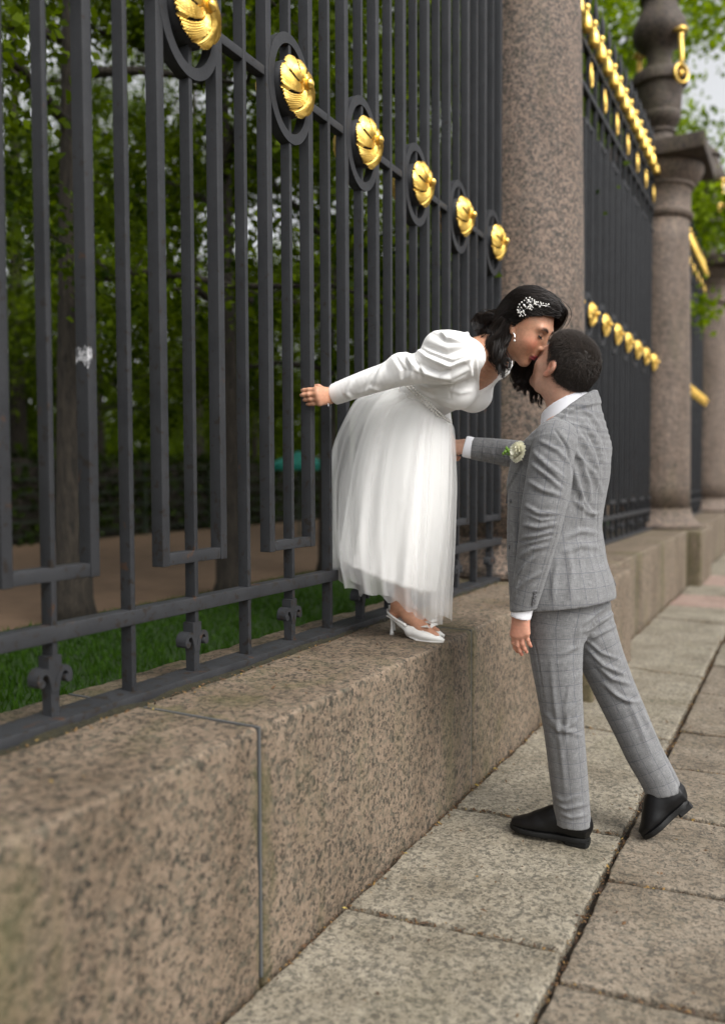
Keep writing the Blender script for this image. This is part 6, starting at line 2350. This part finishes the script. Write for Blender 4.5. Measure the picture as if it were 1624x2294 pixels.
# --- hair comb of pearls on silver wire
hp = empty('hair_comb', h.p(0.0, 0.08, 0.09)); tag(hp, 'sprig of white pearls on silver wire pinned in the dark hair', 'hair comb')
O_ = np.array(hp.location)
cw = MB(); cp_ = MB()
rc_ = np.random.default_rng(12)


def hsurf(x, y):
    """place on the outside of her hair seen at that pixel"""
    d = ray(x, y); d = d / np.linalg.norm(d)
    pl = (capV - CAMP); tpar = pl @ d; off = np.linalg.norm(pl - tpar[:, None] * d, axis=1)
    i = np.argmin(off + tpar * 0.02)
    return CAMP + d * (tpar[i] - 0.014)


stem = [(1166, 700), (1172, 696), (1180, 690), (1188, 684), (1198, 682), (1210, 684), (1222, 685), (1232, 687)]
sp3 = [hsurf(*q) - O_ for q in stem]
cw.tube(sp3, 0.0010, 5)
tw = [(1160, 688), (1158, 694), (1163, 682), (1168, 677), (1174, 673), (1178, 668), (1182, 672), (1186, 667), (1191, 670), (1196, 673), (1170, 708), (1176, 706), (1164, 708), (1186, 692), (1190, 694), (1193, 689), (1204, 677), (1210, 677), (1216, 680), (1222, 681), (1228, 682), (1160, 700), (1200, 676), (1173, 684)]
for (x, y) in tw:
    e_ = hsurf(x, y) - O_ - ray(x, y) / np.linalg.norm(ray(x, y)) * rc_.uniform(0, 0.008)
    i = int(np.argmin([np.linalg.norm(e_ - s_) for s_ in sp3]))
    cw.tube([sp3[i], (sp3[i] + e_) / 2 + rc_.normal(0, .002, 3), e_], 0.0007, 4)
    pearl(cp_, e_, rc_.uniform(0.0020, 0.0031))
    pearl(cp_, (sp3[i] * .45 + e_ * .55) + rc_.normal(0, .002, 3), rc_.uniform(0.0018, 0.0026))
for s_ in sp3[:6]:
    for _ in range(2):
        pearl(cp_, s_ + rc_.normal(0, .003, 3), rc_.uniform(0.0026, 0.0038))
cw.build('wire', M['silver'], hp, True); cp_.build('pearls', M['pearl'], hp, True)

# --- earring, necklace, bracelet
er = empty('earring', at_y(1152, 757, 2.772)); tag(er, 'drop earring with a pearl in her right ear', 'earring')
E0 = np.array(er.location)
m = MB(); pearl(m, at_y(1150, 747, 2.772) - E0, 0.003); pearl(m, at_y(1152, 763, 2.770) - E0, 0.0042); m.build('pearls', M['pearl'], er, True)
m = MB(); m.tube([at_y(1152, 748, 2.772) - E0, at_y(1153, 755, 2.770) - E0, at_y(1152, 761, 2.770) - E0], 0.0008, 5); m.build('hook', M['silver'], er)
nk = empty('necklace', at_y(1128, 840, 2.80)); tag(nk, 'pearl necklace hanging loose below her chin', 'necklace')
N0 = np.array(nk.location)
m = MB(); m2 = MB()
for g_, Yn in (([(1112, 800), (1113, 820), (1120, 838), (1128, 842), (1136, 832), (1142, 818)], 2.80), ([(1112, 812), (1116, 834), (1124, 848), (1132, 840), (1140, 826)], 2.80)):
    P = np.array([at_y(x, y, Yn) for x, y in g_]) - N0
    m2.tube(list(P), 0.0008, 5)
    for i in range(len(P)):
        pearl(m, P[i], 0.0030)
        if i + 1 < len(P): pearl(m, (P[i] + P[i + 1]) / 2, 0.0024)
m.build('pearls', M['pearl'], nk, True); m2.build('chain', M['silver'], nk)
bc = empty('bracelet', at_y(738, 886, 2.60)); tag(bc, 'pearl bracelet with a dangling chain on her wrist', 'bracelet')
B0 = np.array(bc.location)
m = MB(); m2 = MB()
wc = at_y(740, 887, 2.648); wd_ = unit(armRw[2] - armRw[1]); u1 = unit(vec(0, -1, 0) - wd_ * (vec(0, -1, 0) @ wd_)); u2 = np.cross(wd_, u1)
for i in range(16):
    a = 2 * math.pi * i / 16
    pearl(m, wc + (u1 * math.cos(a) + u2 * math.sin(a)) * 0.0265 + wd_ * 0.002 * math.sin(3 * a) - B0, 0.0040 if i % 3 else 0.0030)
m2.tube([wc + u1 * 0.026 - vec(0, 0, .012) - B0, wc + u1 * 0.027 - vec(-.006, 0, .028) - B0, wc + u1 * 0.027 - vec(-.008, 0, .042) - B0], 0.0011, 5)
m.build('pearls', M['pearl'], bc, True); m2.build('chain', M['silver'], bc)
# ================================================================ FALLEN BITS: seed husks and dry leaves in the joints
def debris():
    r = np.random.default_rng(41)
    pts = []
    # along the foot of the plinth
    n = 1500
    y = r.uniform(0.9, 9.5, n); x = WALL_X + 0.012 + np.abs(r.normal(0, 0.012, n)); pts.append(np.stack([x, y, np.full(n, -0.012) + r.uniform(0, .016, n)], 1))
    # the long joint
    n = 1500
    y = r.uniform(0.9, 9.0, n); x = -0.538 + r.normal(0, 0.012, n); pts.append(np.stack([x, y, np.full(n, -0.016) + r.uniform(0, .014, n)], 1))
    # cross joints
    for row, sk, x0, x1 in ((rowA, skA, -1.17, -0.56), (rowB, skB, -0.52, 0.3)):
        for yj in row:
            if 0.9 < yj < 8:
                n = 110
                t = r.random(n); pts.append(np.stack([x0 + t * (x1 - x0), yj + sk.get(yj, 0.0) * t + r.normal(0, 0.006, n), np.full(n, -0.010) + r.uniform(0, .010, n)], 1))
    # strewn over the slabs
    n = 420
    pts.append(np.stack([r.uniform(-1.15, 0.3, n), r.uniform(0.9, 7.0, n), np.full(n, 0.005)], 1))
    # along the iron strip on the plinth
    n = 260
    pts.append(np.stack([-1.585 + np.abs(r.normal(0, 0.018, n)), r.uniform(0.9, 4.6, n), np.full(n, WALL_H + 0.004)], 1))
    n = 60
    pts.append(np.stack([r.uniform(-1.55, -1.24, n), r.uniform(0.9, 4.5, n), np.full(n, WALL_H + 0.005)], 1))
    P = np.concatenate(pts); n = len(P)
    a = r.uniform(0, 6.28, n); L = r.uniform(0.003, 0.0075, n) * np.where(r.random(n) < .12, 1.7, 1); Wd = L * r.uniform(0.3, 0.6, n)
    d = np.stack([np.cos(a), np.sin(a), r.normal(0, .35, n)], 1); w = np.stack([-np.sin(a), np.cos(a), r.normal(0, .35, n)], 1)
    up = np.array([0, 0, 1.0])
    V = np.stack([P - d * L[:, None], P + w * Wd[:, None], P + d * L[:, None], P - w * Wd[:, None], P + up * (L * .45)[:, None]], 1).reshape(-1, 3)
    o = np.arange(n)[:, None] * 5
    F = np.concatenate([o + np.array([[0, 3, 4]]), o + np.array([[3, 2, 4]]), o + np.array([[2, 1, 4]]), o + np.array([[1, 0, 4]])])
    k = NT('dry_husks')
    at = k.n('ShaderNodeAttribute'); at.attribute_name = 'tint'
    k.base(k.ramp(at.outputs['Fac'], [(0.0, (0.035, 0.018, 0.010)), (0.45, (0.11, 0.055, 0.020)), (0.75, (0.22, 0.13, 0.035)), (1.0, (0.36, 0.29, 0.07))]))
    k.val('Roughness', 0.8)
    me = mesh_data('fallen_husks', V, F, k.m)
    set_attr(me, 'tint', np.repeat(np.clip(r.beta(1.1, 2.4, n), 0, 1), 5), 'FLOAT')
    tag(obj('fallen_husks', me), 'dry seed husks and leaf bits strewn in the paving joints', 'debris', kind='stuff')


debris()

# moss and dirt packed under the front of the iron strip
def moss_bead():
    m = []
    r = np.random.default_rng(3)
    ny, nk = 420, 5
    ys = np.linspace(0.3, 4.58, ny)
    w = 0.016 + 0.014 * (vnoise(np.stack([ys, ys * 0, ys * 0], 1), 3.0, 2) + 0.4 * vnoise(np.stack([ys, ys * 0, ys * 0], 1), 14.0, 5))
    hgt = 0.011 + 0.007 * vnoise(np.stack([ys, ys * 0, ys * 0], 1), 9.0, 8)
    V = []
    for i in range(ny):
        for k in range(nk):
            t = k / (nk - 1)
            x = -1.597 + max(w[i], 0.004) * t
            z = WALL_H + 0.001 + max(hgt[i], 0.003) * (1 - t ** 1.6) + r.normal(0, 0.0012)
            V.append((x + r.normal(0, .001), ys[i], z if k < nk - 1 else WALL_H - 0.004))
    F = [(i * nk + k, i * nk + k + 1, (i + 1) * nk + k + 1, (i + 1) * nk + k) for i in range(ny - 1) for k in range(nk - 1)]
    me = mesh_data('moss', np.array(V), F, M['moss'], True)
    tag(obj('moss', me), 'dark moss and dirt along the foot of the iron railing', 'moss', kind='stuff')


moss_bead()


# ================================================================ torn sticker on a railing bar
def sticker():
    yb = 4.62 - 6 * MOD + 0.134 - 0.0155
    r = np.random.default_rng(9)
    root = empty('sticker', (FX, yb, 1.45))
    m = MB()
    n = 26
    zc = at_y(188, 797, yb)[2] - 1.45
    top = [zc + 0.022 + 0.004 * r.normal() - 0.004 * (i / n) for i in range(n + 1)]
    bot = [zc - 0.020 + 0.003 * r.normal() + 0.012 * math.sin(i * 0.3) for i in range(n + 1)]
    path_ = []
    for i in range(n + 1):
        t = i / n
        if t < 0.62: path_.append((-0.020 + 0.0425 * t / 0.62, -0.0006))
        else: path_.append((0.0226, -0.0006 + 0.016 * (t - 0.62) / 0.38))
    V = []; F = []
    for i in range(n + 1):
        V += [(path_[i][0], path_[i][1], top[i]), (path_[i][0], path_[i][1], bot[i])]
        if i: F.append((2 * i - 2, 2 * i - 1, 2 * i + 1, 2 * i))
    m.add(V, F)
    k = NT('torn_paper')
    k.base(k.ramp(k.noise(k.pos(), 70, 4, 0.7), [(0.44, (0.06, 0.06, 0.065)), (0.62, (0.40, 0.40, 0.41))]))
    k.val('Roughness', 0.7)
    m.build('paper', k.m, root)
    tag(root, 'torn white sticker on a bar near the left edge', 'sticker')


sticker()
